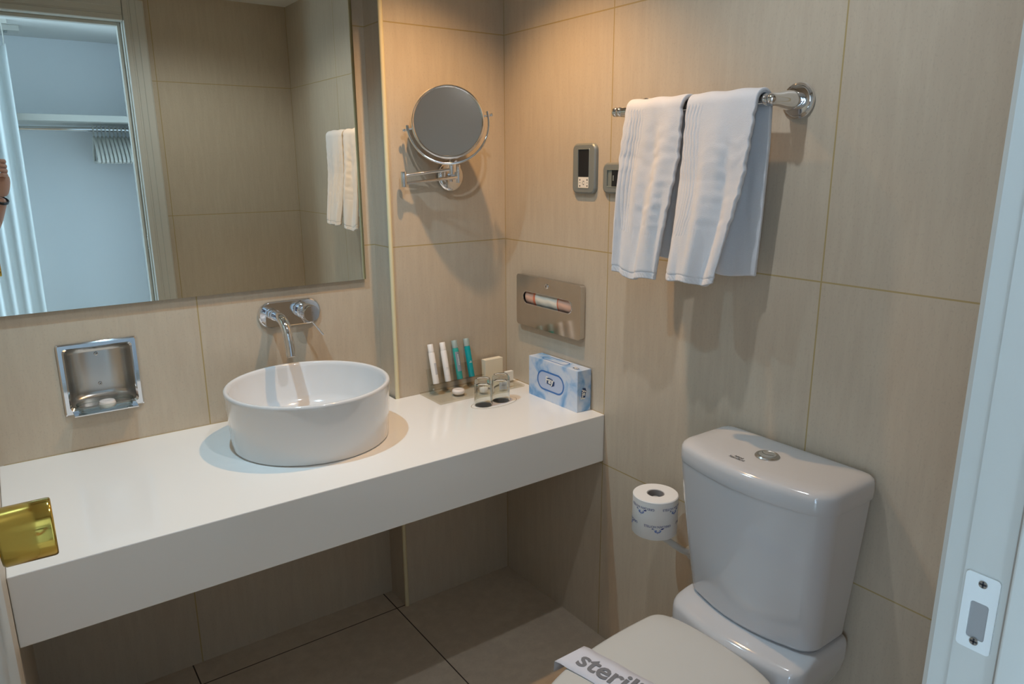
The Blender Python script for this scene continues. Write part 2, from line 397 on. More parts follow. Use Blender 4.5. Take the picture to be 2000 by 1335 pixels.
for zz in (1.0595, 1.009):
    bm = newbm(); cyl(bm, (DX1 - 0.0014, YD - 0.015, zz), (DX1 - 0.0024, YD - 0.015, zz), 0.0032, n=16)
    finish('screw', bm, m_brushed, sp)
    bm = newbm(); box(bm, DX1 - 0.0027, DX1 - 0.0023, YD - 0.0175, YD - 0.0125, zz - 0.0006, zz + 0.0006); box(bm, DX1 - 0.0027, DX1 - 0.0023, YD - 0.0156, YD - 0.0144, zz - 0.0025, zz + 0.0025)
    finish('screw_slot', bm, m_ink, sp, smooth=0)
# door leaf, open against the left wall
LX = -1.360
bm = newbm(); box(bm, LX - 0.036, LX, YD + 0.02, -0.955, 0.008, 1.975)
leaf = struct(finish('door_2', bm, m_frame, smooth=0, bevel=0.002), 'white door leaf standing open against the left wall')
KY, KZ = -1.06, 1.030
bm = newbm(); lathe(bm, [(0, 0), (.026, 0), (.026, .002), (.022, .005), (.014, .007), (.0125, .0075), (.0125, .009), (.022, .0095), (.0275, .0105), (.029, .013), (.0292, .053), (.0288, .0550), (.0275, .0562), (0, .0565)], 64, axis_mat((LX, KY, KZ), (1, -0.02, 0.0)))
kn = finish('door_knob', bm, m_brass, leaf, smooth=50); kn['label'] = 'polished brass round door knob'
bm = newbm(); box(bm, LX - 0.030, LX - 0.006, -0.956, -0.9542, 1.0, 1.06); finish('latch_plate', bm, m_brass, leaf, smooth=0)

# ------------------------------------------------------------------ room behind the door (seen in the mirror)
HX = -0.50
shell('wall_hall_right', m_white_wall, HX, HX + 0.1, -3.42, DY, 0, ZC)
bm = newbm(); plate(bm, [(-1.95, -3.42), (HX, -3.42), (HX, -3.32), (-1.90, -3.32), (-1.90, -2.82), (-1.95, -2.82)], [], lambda u, v, t: (u, v, t), 0, ZC)
struct(finish('wall_hall_back', bm, m_white_wall, smooth=0))
shell('wall_bedroom', m_white_wall, -3.3, -1.90, -4.8, -4.7, 0, ZC)
shell('wall_bedroom_right', m_white_wall, -1.95, -1.85, -4.7, -3.42, 0, ZC)
bm = newbm(); plate(bm, [(-4.8, 0), (DY, 0), (DY, ZC), (-4.8, ZC)], [[(-4.45, 0.05), (-2.15, 0.05), (-2.15, 2.05), (-4.45, 2.05)]], lambda u, v, t: (t, u, v), -3.3, -3.2)
struct(finish('wall_hall_left', bm, m_white_wall, smooth=0))
bm = newbm()
plate(bm, [(-4.45, .05), (-2.15, .05), (-2.15, 2.05), (-4.45, 2.05)], [[(-4.39, .11), (-3.33, .11), (-3.33, 1.99), (-4.39, 1.99)], [(-3.27, .11), (-2.21, .11), (-2.21, 1.99), (-3.27, 1.99)]], lambda u, v, t: (t, u, v), -3.28, -3.22)
struct(finish('unseen_window', bm, m_frame, smooth=0), 'unseen white window frame added for the daylight fill')  # frame added around the daylight fill, never in view
shell('wall_hall_front', m_white_wall, -3.3, XL - 0.18, DY, DY + 0.1, 0, ZC)
bm = newbm(); box(bm, -1.9, HX, -3.32, -2.80, 1.622, 1.657)
tag(finish('closet_shelf', bm, m_frame, smooth=0, bevel=0.002), 'white shelf across the open closet, seen in the big mirror', 'shelf')
t = thing('clothes_rail', 'chrome clothes rail under the white closet shelf, seen in the mirror', 'rail', (-1.2, -3.05, 1.565))
bm = newbm(); cyl(bm, (-1.9, -3.05, 1.590), (HX, -3.05, 1.590), 0.0125, n=24); finish('rod', bm, m_chrome, t)
for x in (-1.2,):
    bm = newbm(); box(bm, x - 0.006, x + 0.006, -3.058, -3.042, 1.595, 1.622); finish('bracket', bm, m_chrome, t, smooth=0)
# hangers
def make_hanger():
    t = thing('coat_hanger', '', 'hanger', (0, -3.05, 1.585))
    bm = newbm()
    hook = [(0, -3.05 + 0.018 * math.cos(a), 1.574 + 0.018 * math.sin(a)) for a in [math.radians(d) for d in range(-60, 181, 20)]]
    hook += [(0, -3.066, 1.560), (0, -3.052, 1.545), (0, -3.05, 1.525)]
    tube(bm, hook, 0.0035, 8); finish('hook', bm, m_frame, t)
    bm = newbm()
    tube(bm, spline([(0, -3.05, 1.527), (0, -3.09, 1.51), (0, -3.17, 1.468), (0, -3.235, 1.415), (0, -3.248, 1.395), (0, -3.235, 1.382), (0, -3.05, 1.382), (0, -2.865, 1.382), (0, -2.852, 1.395), (0, -2.865, 1.415), (0, -2.93, 1.468), (0, -3.01, 1.51)], 5), 0.0085, 8, closed=True)
    finish('shoulder_bar', bm, m_frame, t); return t
HG = 'white hangers bunched at the right end of the closet rail'
h0 = make_hanger(); n = 10
for i in range(n):
    if i == 0: r = h0
    else:
        r = h0.copy(); COL.objects.link(r)
        for ch in h0.children:
            c = ch.copy(); COL.objects.link(c); c.parent = r
    r.location = (-0.730 + i * 0.0215 , -3.05, 1.603); r.rotation_euler = (0, 0, 0.05)
    r['label'] = 'white plastic coat hanger in the bunch on the closet rail, seen in mirror'; r['group'] = HG
h0['label'] = 'white plastic coat hanger in the bunch on the closet rail, seen in mirror'
# curtain
bm = newbm(); nu, nv = 140, 30; G = []
for j in range(nv + 1):
    v = j / nv; z = 0.012 + v * (2.0 - 0.012); row = []
    for i in range(nu + 1):
        u = i / nu; x = -1.80 + u * 0.69
        y = -2.76 + (0.013 + 0.009 * math.sin(u * 7 + 1)) * math.sin(u * 2 * PI * 10 + 0.6 * math.sin(v * 3) + 1.2 * math.sin(u * 9)) + 0.006 * math.sin(u * 60 + v * 4)
        z2 = z - (0.012 * abs(math.sin(u * PI * 12)) * (v ** 8)); row.append(bm.verts.new((x - 0.012 * (1 - v), y, z2)))
    G.append(row)
for j in range(nv):
    for i in range(nu): bm.faces.new((G[j][i], G[j][i + 1], G[j + 1][i + 1], G[j + 1][i]))
cu = thing('closet_curtain', 'white pleated curtain drawn across the closet, seen in the big mirror', 'curtain', (-1.45, -2.76, 0.0))
finish('curtain_cloth', bm, m_curt, cu, smooth=80, solid=0.0012)
bm = newbm(); box(bm, -1.9, -1.09, -2.772, -2.748, 2.100, ZC)
struct(finish('trim_3', bm, m_frame, smooth=0), 'curtain track')
for k in range(9):
    bm = newbm(); tube(bm, [(-1.115 - k * 0.08, -2.76, 2.102), (-1.115 - k * 0.08, -2.76, 2.03), (-1.118 - k * 0.08, -2.757, 2.004), (-1.115 - k * 0.08, -2.754, 1.99)], 0.0025, 8); finish('curtain_hook', bm, m_frame, cu)
t = thing('smoke_detector', 'small white box fixed on the ceiling behind the doorway, seen in mirror', 'detector', (-1.075, -2.94, ZC))
bm = newbm(); box(bm, -1.125, -1.03, -3.0, -2.90, ZC - 0.03, ZC); finish('housing', bm, m_frame, t, bevel=0.004)
bm = newbm(); box(bm, -1.10, -1.085, -2.98, -2.92, ZC - 0.034, ZC - 0.030); finish('sensor_slot', bm, m_grey, t)

# ------------------------------------------------------------------ downlights
def downlight(x, y, warm, energy, color, label, spot=1.9, blend=0.75):
    t = thing('downlight', label, 'ceiling light', (x, y, ZC), 'downlights')
    del t['group']
    bm = newbm(); lathe(bm, [(.036, .0), (.036, -.004), (.040, -.007), (.052, -.006), (.055, -.001), (.055, .0)], 48, Matrix.Translation((x, y, ZC)), close=True)
    finish('trim_ring', bm, m_chrome, t)
    bm = newbm(); lathe(bm, [(0.0, .032), (.024, .031), (.0365, .004), (.0375, .004), (.0375, .04), (0, .04)], 48, Matrix.Translation((x, y, ZC)))
    finish('reflector', bm, m_chrome, t)
    bm = newbm(); lathe(bm, [(0, 0.012), (.013, 0.012), (.015, 0.016), (.015, 0.026), (0, .026)], 32, Matrix.Translation((x, y, ZC)))
    finish('bulb', bm, m_lampglass if warm else m_lampcool, t)
    l = light('lamp', 'SPOT', (x, y, ZC + 0.002), energy, color, t, spot_size=spot, spot_blend=blend, shadow_soft_size=0.016)
    l.matrix_parent_inverse = parent_inv(t)
downlight(LAMPS[0][0], LAMPS[0][1], True, 27, (1.0, 0.58, 0.25), 'recessed chrome halogen downlight with warm bulb, above the wall strip')
downlight(LAMPS[1][0], LAMPS[1][1], False, 30, (0.48, 0.78, 1.0), 'recessed chrome downlight with whiter bulb, above the left of the counter')
downlight(LAMPS[2][0], LAMPS[2][1], True, 12, (0.88, 0.94, 1.0), 'recessed chrome downlight in the middle of the bathroom ceiling', spot=2.7, blend=0.6)

# ------------------------------------------------------------------ counter
CF = -0.4725
bm = newbm()
plate(bm, [(XL + .0005, CF), (-.0005, CF), (-.0005, -.0005), (PX - .007, -.0005), (PX - .007, WB - .0005), (XL + .0005, WB - .0005)], [], lambda u, v, t: (u, v, t), HC - 0.1383, HC)
tag(finish('vanity_counter', bm, m_counter, smooth=0, bevel=0.0022), 'long white solid vanity counter with deep front, below the mirror', 'counter')

m_seal = mat('aged_silicone', (0.40, 0.31, 0.17), 0.6, bump=(120, .3, .001))
bm = newbm(); tube(bm, [(XL + .01, WB - .0005, HC), (PX - .007, WB - .0005, HC)], .0016, 8); struct(finish('trim_4', bm, m_seal), 'brownish sealant line behind the counter')
bm = newbm(); tube(bm, [(-.0005, CF + .002, HC), (-.0005, -.001, HC)], .0013, 8); struct(finish('trim_5', bm, m_seal), 'sealant line between counter and right wall')
bm = newbm(); tube(bm, [(-.0003, -.0003, 0), (-.0003, -.0003, ZC)], .0014, 8); struct(finish('trim_6', bm, m_seal), 'grout line in the tiled corner')
# ------------------------------------------------------------------ basin
BX, BY = -0.717, -0.149
bs = thing('wash_basin', 'round white ceramic vessel basin standing on the white counter', 'sink', (BX, BY, HC))
bm = newbm()
prof = [(0, .002), (.150, .002), (.184, 0), (.1915, .002), (.1935, .006), (.2015, .136), (.2025, .142), (.2015, .1470), (.198, .1490), (.194, .1485), (.191, .1455), (.189, .138), (.178, .060), (.164, .040), (.140, .028), (.10, .022), (.035, .018), (.024, .017), (.0, .017)]
lathe(bm, prof, 128, Matrix.Translation((BX, BY, HC))); finish('bowl', bm, m_basin, bs, smooth=60)
bm = newbm(); lathe(bm, [(0, .022), (.018, .0215), (.022, .0195), (.023, .0172), (0, .0172)], 40, Matrix.Translation((BX, BY, HC))); finish('drain_cap', bm, m_chrome, bs)

# ------------------------------------------------------------------ faucet
FX, FZ = -0.668, 0.978
fa = thing('wall_faucet', 'chrome wall mounted basin mixer on an oblong plate under the mirror', 'faucet', (FX, WB, FZ))
bm = newbm()
st = lambda w, h, n=16: rrect(w, h, h / 2 - 1e-5, n)
R = []
for d, k in ((0, 0), (.004, 0), (.0065, .0015), (.008, .004)):
    R.append([(FX + u, WB - d, FZ + v) for u, v in st(.176 - 2 * k, .074 - 2 * k)])
loft(bm, R); finish('backplate', bm, m_chrome, fa, smooth=25)
SX, SZ = -0.716, 0.981
bm = newbm(); cyl(bm, (SX, WB - .008, SZ), (SX, WB - .030, SZ), .0150, rnd=.001); finish('spout_collar', bm, m_chrome, fa)
bm = newbm()
pts = [(SX, WB - .020, SZ), (SX, WB - .050, SZ)] + spline([(SX, WB - .060, SZ), (SX - .001, WB - .085, SZ - .003), (SX - .001, WB - .106, SZ - .015), (SX - .001, WB - .119, SZ - .034), (SX, WB - .127, SZ - .060), (SX, WB - .133, SZ - .092)], 6)
tube(bm, pts, .0130, 32); finish('spout', bm, m_chrome, fa, smooth=50)
bm = newbm(); cyl(bm, pts[-1], Vector(pts[-1]) + Vector((0, -.001, -.0025)), .0112, n=24); finish('aerator', bm, m_brushed, fa)
HX0, HZ0 = -0.628, 0.981
bm = newbm(); lathe(bm, [(0, .008), (.0235, .008), (.0235, .016), (.0215, .018), (.0215, .020), (.0225, .022), (.0225, .030), (.0210, .032), (.0210, .033), (.0228, .035), (.0228, .064), (.0218, .066), (0, .066)], 48, axis_mat((HX0, WB, HZ0), (0, -1, 0)))
hd = finish('handle', bm, m_chrome, fa, smooth=40)
bm = newbm(); tube(bm, [(HX0, WB - .052, HZ0 - .020), (HX0 + .016, WB - .058, HZ0 - .043)], .0022, 12)
tube(bm, [(HX0 + .016, WB - .058, HZ0 - .043), (HX0 + .029, WB - .065, HZ0 - .064)], .0032, 14); finish('lever', bm, m_chrome, hd)
bm = newbm()   # small mark on the handle face
arc = [(math.cos(a), math.sin(a)) for a in [math.radians(d) for d in range(-150, 61, 15)]]
add_flat(bm, ([(.0042 * c, .0042 * s) for c, s in arc] + [(.0036 * c, .0036 * s) for c, s in arc], [(i, i + 1, len(arc) + i + 1, len(arc) + i) for i in range(len(arc) - 1)]), lambda u, v: (HX0 + u, WB - .0663, HZ0 + v))
add_flat(bm, poly2d([(.0005, .0035), (.0045, .0055), (.0035, .001)]), lambda u, v: (HX0 + u, WB - .0663, HZ0 + v))
finish('engraved_mark', bm, m_brushed, hd, smooth=0)

# ------------------------------------------------------------------ wall mirror
MX0, MX1, MZ0, MZ1, MY = XL + 0.004, -0.437, 1.052, 1.97, 0.093
mi = thing('wall_mirror', 'large frameless mirror with ground edges on the tiled wall above the counter', 'mirror', (-0.9, WB, MZ0))
bm = newbm(); bv, bd = 0.012, 0.00004
o4 = [(MX0, MZ0), (MX1, MZ0), (MX1, MZ1), (MX0, MZ1)]; i4 = [(MX0 + bv, MZ0 + bv), (MX1 - bv, MZ0 + bv), (MX1 - bv, MZ1 - bv), (MX0 + bv, MZ1 - bv)]
A = [bm.verts.new((x, MY + bd, z)) for x, z in o4]; B = [bm.verts.new((x, MY, z)) for x, z in i4]
bm.faces.new(B)
for i in range(4): bm.faces.new((A[i], A[(i + 1) % 4], B[(i + 1) % 4], B[i]))
C = [bm.verts.new((x, MY + .006, z)) for x, z in o4]
for i in range(4): bm.faces.new((A[i], A[(i + 1) % 4], C[(i + 1) % 4], C[i])).material_index = 1
bm.faces.new(C).material_index = 1
finish('mirror_pane', bm, [m_mirror, m_medge], mi, smooth=0)
bm = newbm(); box(bm, MX0 + .03, MX1 - .03, MY + .006, WB - .0005, MZ0 + .03, MZ1 - .03); finish('backing_board', bm, m_black, mi, smooth=0)

# ------------------------------------------------------------------ soap niche
so = thing('soap_niche', 'square chrome recessed soap holder in the tiled wall below the mirror', 'soap holder', (-1.145, WB, 0.80))
cx, cz = -1.1445, 0.880
bm = newbm(); FR = []
for w, h, d in ((.172, .176, 0), (.172, .176, .003), (.166, .170, .006), (.150, .154, .006), (.142, .146, .001)):
    FR.append([(cx + u, WB - d, cz + v) for u, v in rrect(w, h, .003 if w > .16 else .009, 5)])
loft(bm, FR, cap=False); finish('frame', bm, m_chrome, so, smooth=30)
bm = newbm(); nx, nz = 24, 20; G = []
for j in range(nz + 1):
    z = cz - .073 + .146 * j / nz; row = []
    for i in range(nx + 1):
        u = i / nx * 2 - 1; x = cx + u * .071
        dp = .052 * (1 - abs(u) ** 3.4) ** 0.5 if abs(u) < 1 else 0
        s = min(1.0, (1 - abs(2 * j / nz - 1)) * 6); dp *= s ** 0.5
        row.append(bm.verts.new((x, WB - .001 + dp, z)))
    G.append(row)
for j in range(nz):
    for i in range(nx): bm.faces.new((G[j][i], G[j][i + 1], G[j + 1][i + 1], G[j + 1][i]))
finish('recess_pan', bm, m_brushed, so, smooth=70)
for zz in (.925, .848):
    bm = newbm(); cyl(bm, (cx, WB + .0505, zz), (cx, WB + .047, zz), .0042, n=20, rnd=.0008); s_ = finish('screw', bm, m_brushed, so)
    bm = newbm(); cyl(bm, (cx, WB + .0469, zz), (cx, WB + .0464, zz), .0014, n=10); finish('screw_recess', bm, m_ink, s_)
bm = newbm(); box(bm, cx - .070, cx + .070, WB - .006, WB - .028, cz - .087, cz - .0835); finish('dish_support', bm, m_chrome, so, bevel=.001)
dish = newbm(); RR = []
for (w, h, z, cyy) in ((.106, .048, .0, .0), (.118, .058, .004, 0), (.124, .062, .018, 0), (.126, .064, .019, 0), (.122, .060, .019, 0), (.114, .054, .006, 0), (.100, .042, .004, 0)):
    RR.append([(cx + u, WB - .008 + v, cz - .0825 + z) for u, v in rrect(w, h, min(w, h) * .46, 8)])
loft(dish, RR); tag(finish('soap_dish', dish, m_glass, smooth=60), 'clear glass soap dish resting in the chrome wall holder', 'dish')
def soap(x, y, z, r, h, label):
    bm = newbm(); lathe(bm, [(0, 0), (r * .85, 0), (r, h * .25), (r, h * .65), (r * .88, h * .93), (r * .6, h), (r * .3, h * .95), (0, h * .93)], 40, Matrix.Translation((x, y, z)))
    return tag(finish('wrapped_soap', bm, m_soap, smooth=50), label, 'soap')
soap(cx + .004, WB - .008, cz - .0785, .019, .017, 'small round wrapped soap in the glass dish of the wall holder')

# ------------------------------------------------------------------ magnifying mirror
mg = thing('magnifying_mirror', 'round chrome swing arm magnifying mirror on the wall strip', 'mirror', (-0.195, 0, 1.343))
bm = newbm(); lathe(bm, [(0, 0), (.043, 0), (.044, .003), (.042, .007), (.034, .011), (.018, .0135), (0, .014)], 64, axis_mat((-.197, 0, 1.344), (0, -1, 0))); finish('wall_rose', bm, m_chrome, mg, smooth=50)
bm = newbm(); cyl(bm, (-.197, -.013, 1.350), (-.197, -.036, 1.350), .007); finish('post', bm, m_chrome, mg)
P1 = Vector((-.190, -.035, 1.351)); P2 = Vector((-.364, -.030, 1.338)); P3 = Vector((-.236, -.075, 1.371))
bm = newbm(); cyl(bm, P1 - Vector((0, 0, .026)), P1 + Vector((0, 0, .026)), .0065, rnd=.001); finish('hinge_pin', bm, m_chrome, mg)
bm = newbm(); cyl(bm, P2 - Vector((0, 0, .021)), P2 + Vector((0, 0, .021)), .0085, rnd=.001); finish('elbow', bm, m_chrome, mg)
bm = newbm(); cyl(bm, P3 - Vector((0, 0, .021)), P3 + Vector((0, 0, .018)), .0075, rnd=.001); finish('hinge_pin', bm, m_chrome, mg)
bm = newbm(); cyl(bm, P1 + Vector((0, 0, -.010)), P2 + Vector((0, 0, -.011)), .0042, n=20); finish('arm', bm, m_chrome, mg)
bm = newbm(); cyl(bm, P2 + Vector((0, 0, .010)), P3 + Vector((0, 0, -.006)), .0042, n=20); finish('arm', bm, m_chrome, mg)
MC = Vector((-.250, -.085, 1.490)); nrm = (Vector((-1.00, -1.76, 0.42))).normalized()
zx = Vector((0, 0, 1)); rx = zx.cross(nrm).normalized(); uy = nrm.cross(rx)
roll = math.radians(9.7); ax = math.cos(roll) * rx + math.sin(roll) * uy; ay = -math.sin(roll) * rx + math.cos(roll) * uy
MM = Matrix((ax, ay, nrm)).transposed().to_4x4(); MM.translation = MC; MM = MM @ Matrix.Scale(1.075, 4)
bm = newbm(); lathe(bm, [(.0865, .004), (.0870, .007), (.0900, .0090), (.0930, .0075), (.0940, .002), (.0940, -.004), (.0915, -.008), (.0, -.009), (0, -.0085), (.086, -.003)], 96, MM); ri = finish('rim', bm, m_chrome, mg, smooth=60)
bm = newbm(); lathe(bm, [(0, .0040), (.03, .0041), (.06, .0044), (.0866, .0050)], 96, MM); finish('mirror_disc', bm, m_magmirror, mg, smooth=80)
bm = newbm(); pts = [MM @ Vector((.1045 * math.cos(a), .1045 * math.sin(a), -.002)) for a in [math.radians(d) for d in range(176, 365, 4)]]
tube(bm, pts, .0036, 12); finish('yoke', bm, m_chrome, mg)
for s in (-1, 1):
    bm = newbm(); cyl(bm, MM @ Vector((s * .092, 0, -.002)), MM @ Vector((s * .112, 0, -.002)), .0025, n=14); sphere(bm, MM @ Vector((s * .114, 0, -.002)), .0048, 10)
    cyl(bm, MM @ Vector((s * .1045, -.004, -.002)), MM @ Vector((s * .1045, .010, -.002)), .0046, n=16); finish('pivot_knob', bm, m_chrome, mg)
bm = newbm(); tube(bm, [MM @ Vector((0, -.103, -.002)), P3 + Vector((0, 0, .016))], .005, 14); finish('stem', bm, m_chrome, mg)

# ------------------------------------------------------------------ steel dispenser plate
dp = thing('bag_dispenser', 'polished steel sanitary bag dispenser with oval slot on the right wall', 'dispenser', (0, -0.23, 0.90))
yc_, zc_ = -0.2335, 0.9735
bm = newbm(); out = rrect(.300, .156, .010, 5, yc_, zc_); hole = rrect(.226, .036, .0178, 8, yc_ + .002, .984)
plate(bm, out, [hole], lambda u, v, t: (-t, u, v), .0165, .018); 
sd = [out[i] for i in range(len(out))]
n = len(sd); a = [bm.verts.new((-.0005, u, v)) for u, v in sd]; b = [bm.verts.new((-.0165, u, v)) for u, v in sd]
for i in range(n): bm.faces.new((a[i], a[(i + 1) % n], b[(i + 1) % n], b[i]))
finish('cover', bm, m_steel, dp, smooth=30)
bm = newbm(); RR = [[(-d, u, v) for u, v in rrect(.226 + k, .036 + k, .0178 + k / 2, 8, yc_ + .002, .984)] for d, k in ((.0175, .000), (.0192, .001), (.0192, .0045), (.0178, .006))]
loft(bm, RR, cap=False); finish('slot_rim', bm, m_chrome, dp)
bm = newbm(); lathe(bm, [(0, .0), (.0075, .0), (.0075, .0015), (.006, .0028), (0, .0028)], 24, axis_mat((-.018, yc_ + .002, 1.030), (-1, 0, 0))); lk = finish('lock', bm, m_chrome, dp)
bm = newbm(); box(bm, -.0213, -.0208, yc_ + .001, yc_ + .003, 1.027, 1.033); finish('keyhole', bm, m_ink, lk, smooth=0)
bm = newbm(); nn = 40; G = []
for i in range(nn + 1):
    u = i / nn; row = []
    for j in range(9):
        v = j / 8 * 2 - 1; row.append(bm.verts.new((-.0150 + .010 * v * v - .0006 * math.sin(u * 25 + v * 3), yc_ + .110 - u * .216, .984 + v * .024)))
    G.append(row)
for i in range(nn):
    for j in range(8):
        u = (i + .5) / nn; f = bm.faces.new((G[i][j], G[i + 1][j], G[i + 1][j + 1], G[i][j + 1]))
        f.material_index = 1 if (.185 < u < .215 or .70 < u < .73) else (2 if (u < .185 or u > .73) else 0)
o = finish('bag_roll', bm, [m_bag, m_redbag, m_pink], None, smooth=60, recalc=False); tag(o, 'white and pink printed paper bags showing through the steel dispenser slot', 'paper bags')

# ------------------------------------------------------------------ control panels
def control(name, label, yc, zc, w, h, cat):
    t = thing(name, label, cat, (0, yc, zc))
    bm = newbm(); RR = [[(-d, yc + u, zc + v) for u, v in rrect(w - 2 * k, h - 2 * k, r, 8)] for d, k, r in ((0, 0, .018), (.006, 0, .018), (.009, .0015, .0165), (.011, .005, .013))]
    loft(bm, RR, cap=False)
    plate(bm, rrect(w - .010, h - .010, .013, 8, yc, zc), [rrect(w * INW, h * INH, .003, 4, yc, zc)], lambda u, v, q: (-q, u, v), .0105, .011)
    finish('frame_plate', bm, m_grey, t, smooth=35); return t
INW, INH = 0.52, 0.79
th = control('thermostat', 'tall grey wall thermostat with dark display, left of the towels', -0.377, 1.3645, 0.092, 0.131, 'thermostat')
bm = newbm(); RR = [[(-d, -0.377 + u, 1.3645 + v) for u, v in rrect(.0478 - k, .1035 - k, .002, 3)] for d, k in ((.011, 0), (.0118, .001), (.0118, .004), (.009, .0055))]
loft(bm, RR, cap=False); finish('inner_bezel', bm, m_greyin, th)
bm = newbm(); box(bm, -.0098, -.004, -.3990, -.3545, 1.3435, 1.4150); finish('display', bm, m_black, th, smooth=0)
bm = newbm(); box(bm, -.0098, -.004, -.3990, -.3545, 1.3135, 1.3430); lb = finish('button_label', bm, m_cardw, th, smooth=0)
bm = newbm()
for yy in (-.3625, -.3915):
    for zz, s in ((1.3362, 1), (1.3193, -1)):
        add_flat(bm, poly2d([(-.0028, -.001 * s), (.0028, -.001 * s), (0, .0026 * s)]), lambda u, v, yy=yy, zz=zz: (-.0101, yy - u, zz + v)); add_flat(bm, poly2d([(-.0016, -.0028), (.0016, -.0028), (.0016, .001), (-.0016, .001)] if s > 0 else [(-.0016, .0028), (.0016, .0028), (.0016, -.001), (-.0016, -.001)]), lambda u, v, yy=yy, zz=zz: (-.0100, yy - u, zz + v))
    add_flat(bm, poly2d([(-.003, -.0005), (.003, -.0005), (.003, .0005), (-.003, .0005)]), lambda u, v, yy=yy: (-.0101, yy - u, 1.3280 + v))
arc = [(math.cos(a), math.sin(a)) for a in [math.radians(d) for d in range(30, 331, 20)]]
add_flat(bm, ([(.0046 * c, .0046 * s) for c, s in arc] + [(.0038 * c, .0038 * s) for c, s in arc], [(i, i + 1, len(arc) + i + 1, len(arc) + i) for i in range(len(arc) - 1)]), lambda u, v: (-.0101, -.377 - u, 1.3275 + v))
add_flat(bm, poly2d([(-.0015, -.0045), (.0015, -.0015), (.001, -.0055)]), lambda u, v: (-.0102, -.377 - u, 1.3275 + v))
add_flat(bm, poly2d([(-.002, .003), (-.0012, .003), (-.0004, .0055), (-.0012, .0055)]), lambda u, v: (-.0102, -.377 - u, 1.3285 + v)); add_flat(bm, poly2d([(.0008, .003), (.0016, .003), (.0024, .0055), (.0016, .0055)]), lambda u, v: (-.0102, -.377 - u, 1.3285 + v))
finish('symbols', bm, m_ink, lb, smooth=0, recalc=False)
INW, INH = 0.74, 0.58
sw = control('wall_switch', 'grey wall switch plate half hidden behind the left towel', -0.513, 1.341, 0.124, 0.078, 'switch')
bm = newbm(); RR = [[(-d, -0.513 + u, 1.341 + v) for u, v in rrect(.092 - k, .0455 - k, .002, 3)] for d, k in ((.011, 0), (.0118, .001), (.0118, .004), (.009, .0055))]
loft(bm, RR, cap=False); finish('inner_bezel', bm, m_greyin, sw)
bm = newbm(); box(bm, -.0085, -.003, -.4845, -.4670, 1.3190, 1.3630); finish('inner_panel', bm, m_greyin, sw, smooth=0)
bm = newbm(); box(bm, -.0095, -.003, -.545, -.4847, 1.3195, 1.3625); finish('rocker', bm, m_black, sw, smooth=0)
bm = newbm(); box(bm, -.0108, -.0095, -.4935, -.4890, 1.335, 1.3485); finish('indicator', bm, m_greyin, sw, bevel=.0008)

# ------------------------------------------------------------------ towel bar and towels
BXB, BZ = -0.085, 1.494
tb = thing('towel_bar', 'chrome towel bar with round wall roses, high on the right wall', 'towel rail', (0, -0.79, BZ))
bm = newbm(); cyl(bm, (BXB, -0.576, BZ), (BXB, -0.993, BZ), .0098, n=28); finish('bar', bm, m_chrome, tb)
for y in (-0.590, -0.995):
    bm = newbm(); lathe(bm, [(0, 0), (.0345, 0), (.0350, .003), (.0335, .006), (.0300, .0075), (.0285, .0070), (.0275, .0095), (.0180, .0115), (0, .0115)], 56, axis_mat((0, y, BZ), (-1, 0, 0))); ro = finish('wall_rose', bm, m_chrome, tb, smooth=30)
    bm = newbm(); lathe(bm, [(0, .010), (.0165, .010), (.0185, .022), (.0185, .034), (.0165, .052), (.0125, .072), (.0118, .084), (.0100, .092), (.006, .0965), (0, .098)], 40, axis_mat((0, y, BZ), (-1, 0, 0))); finish('post', bm, m_chrome, tb, smooth=40)
for y0, y1, r in ((-0.570, -0.580, .0110), (-0.983, -0.978, .0112)):
    bm = newbm(); cyl(bm, (BXB, y0, BZ), (BXB, y1, BZ), r, n=28, rnd=.0012); finish('end_cap', bm, m_chrome, tb)

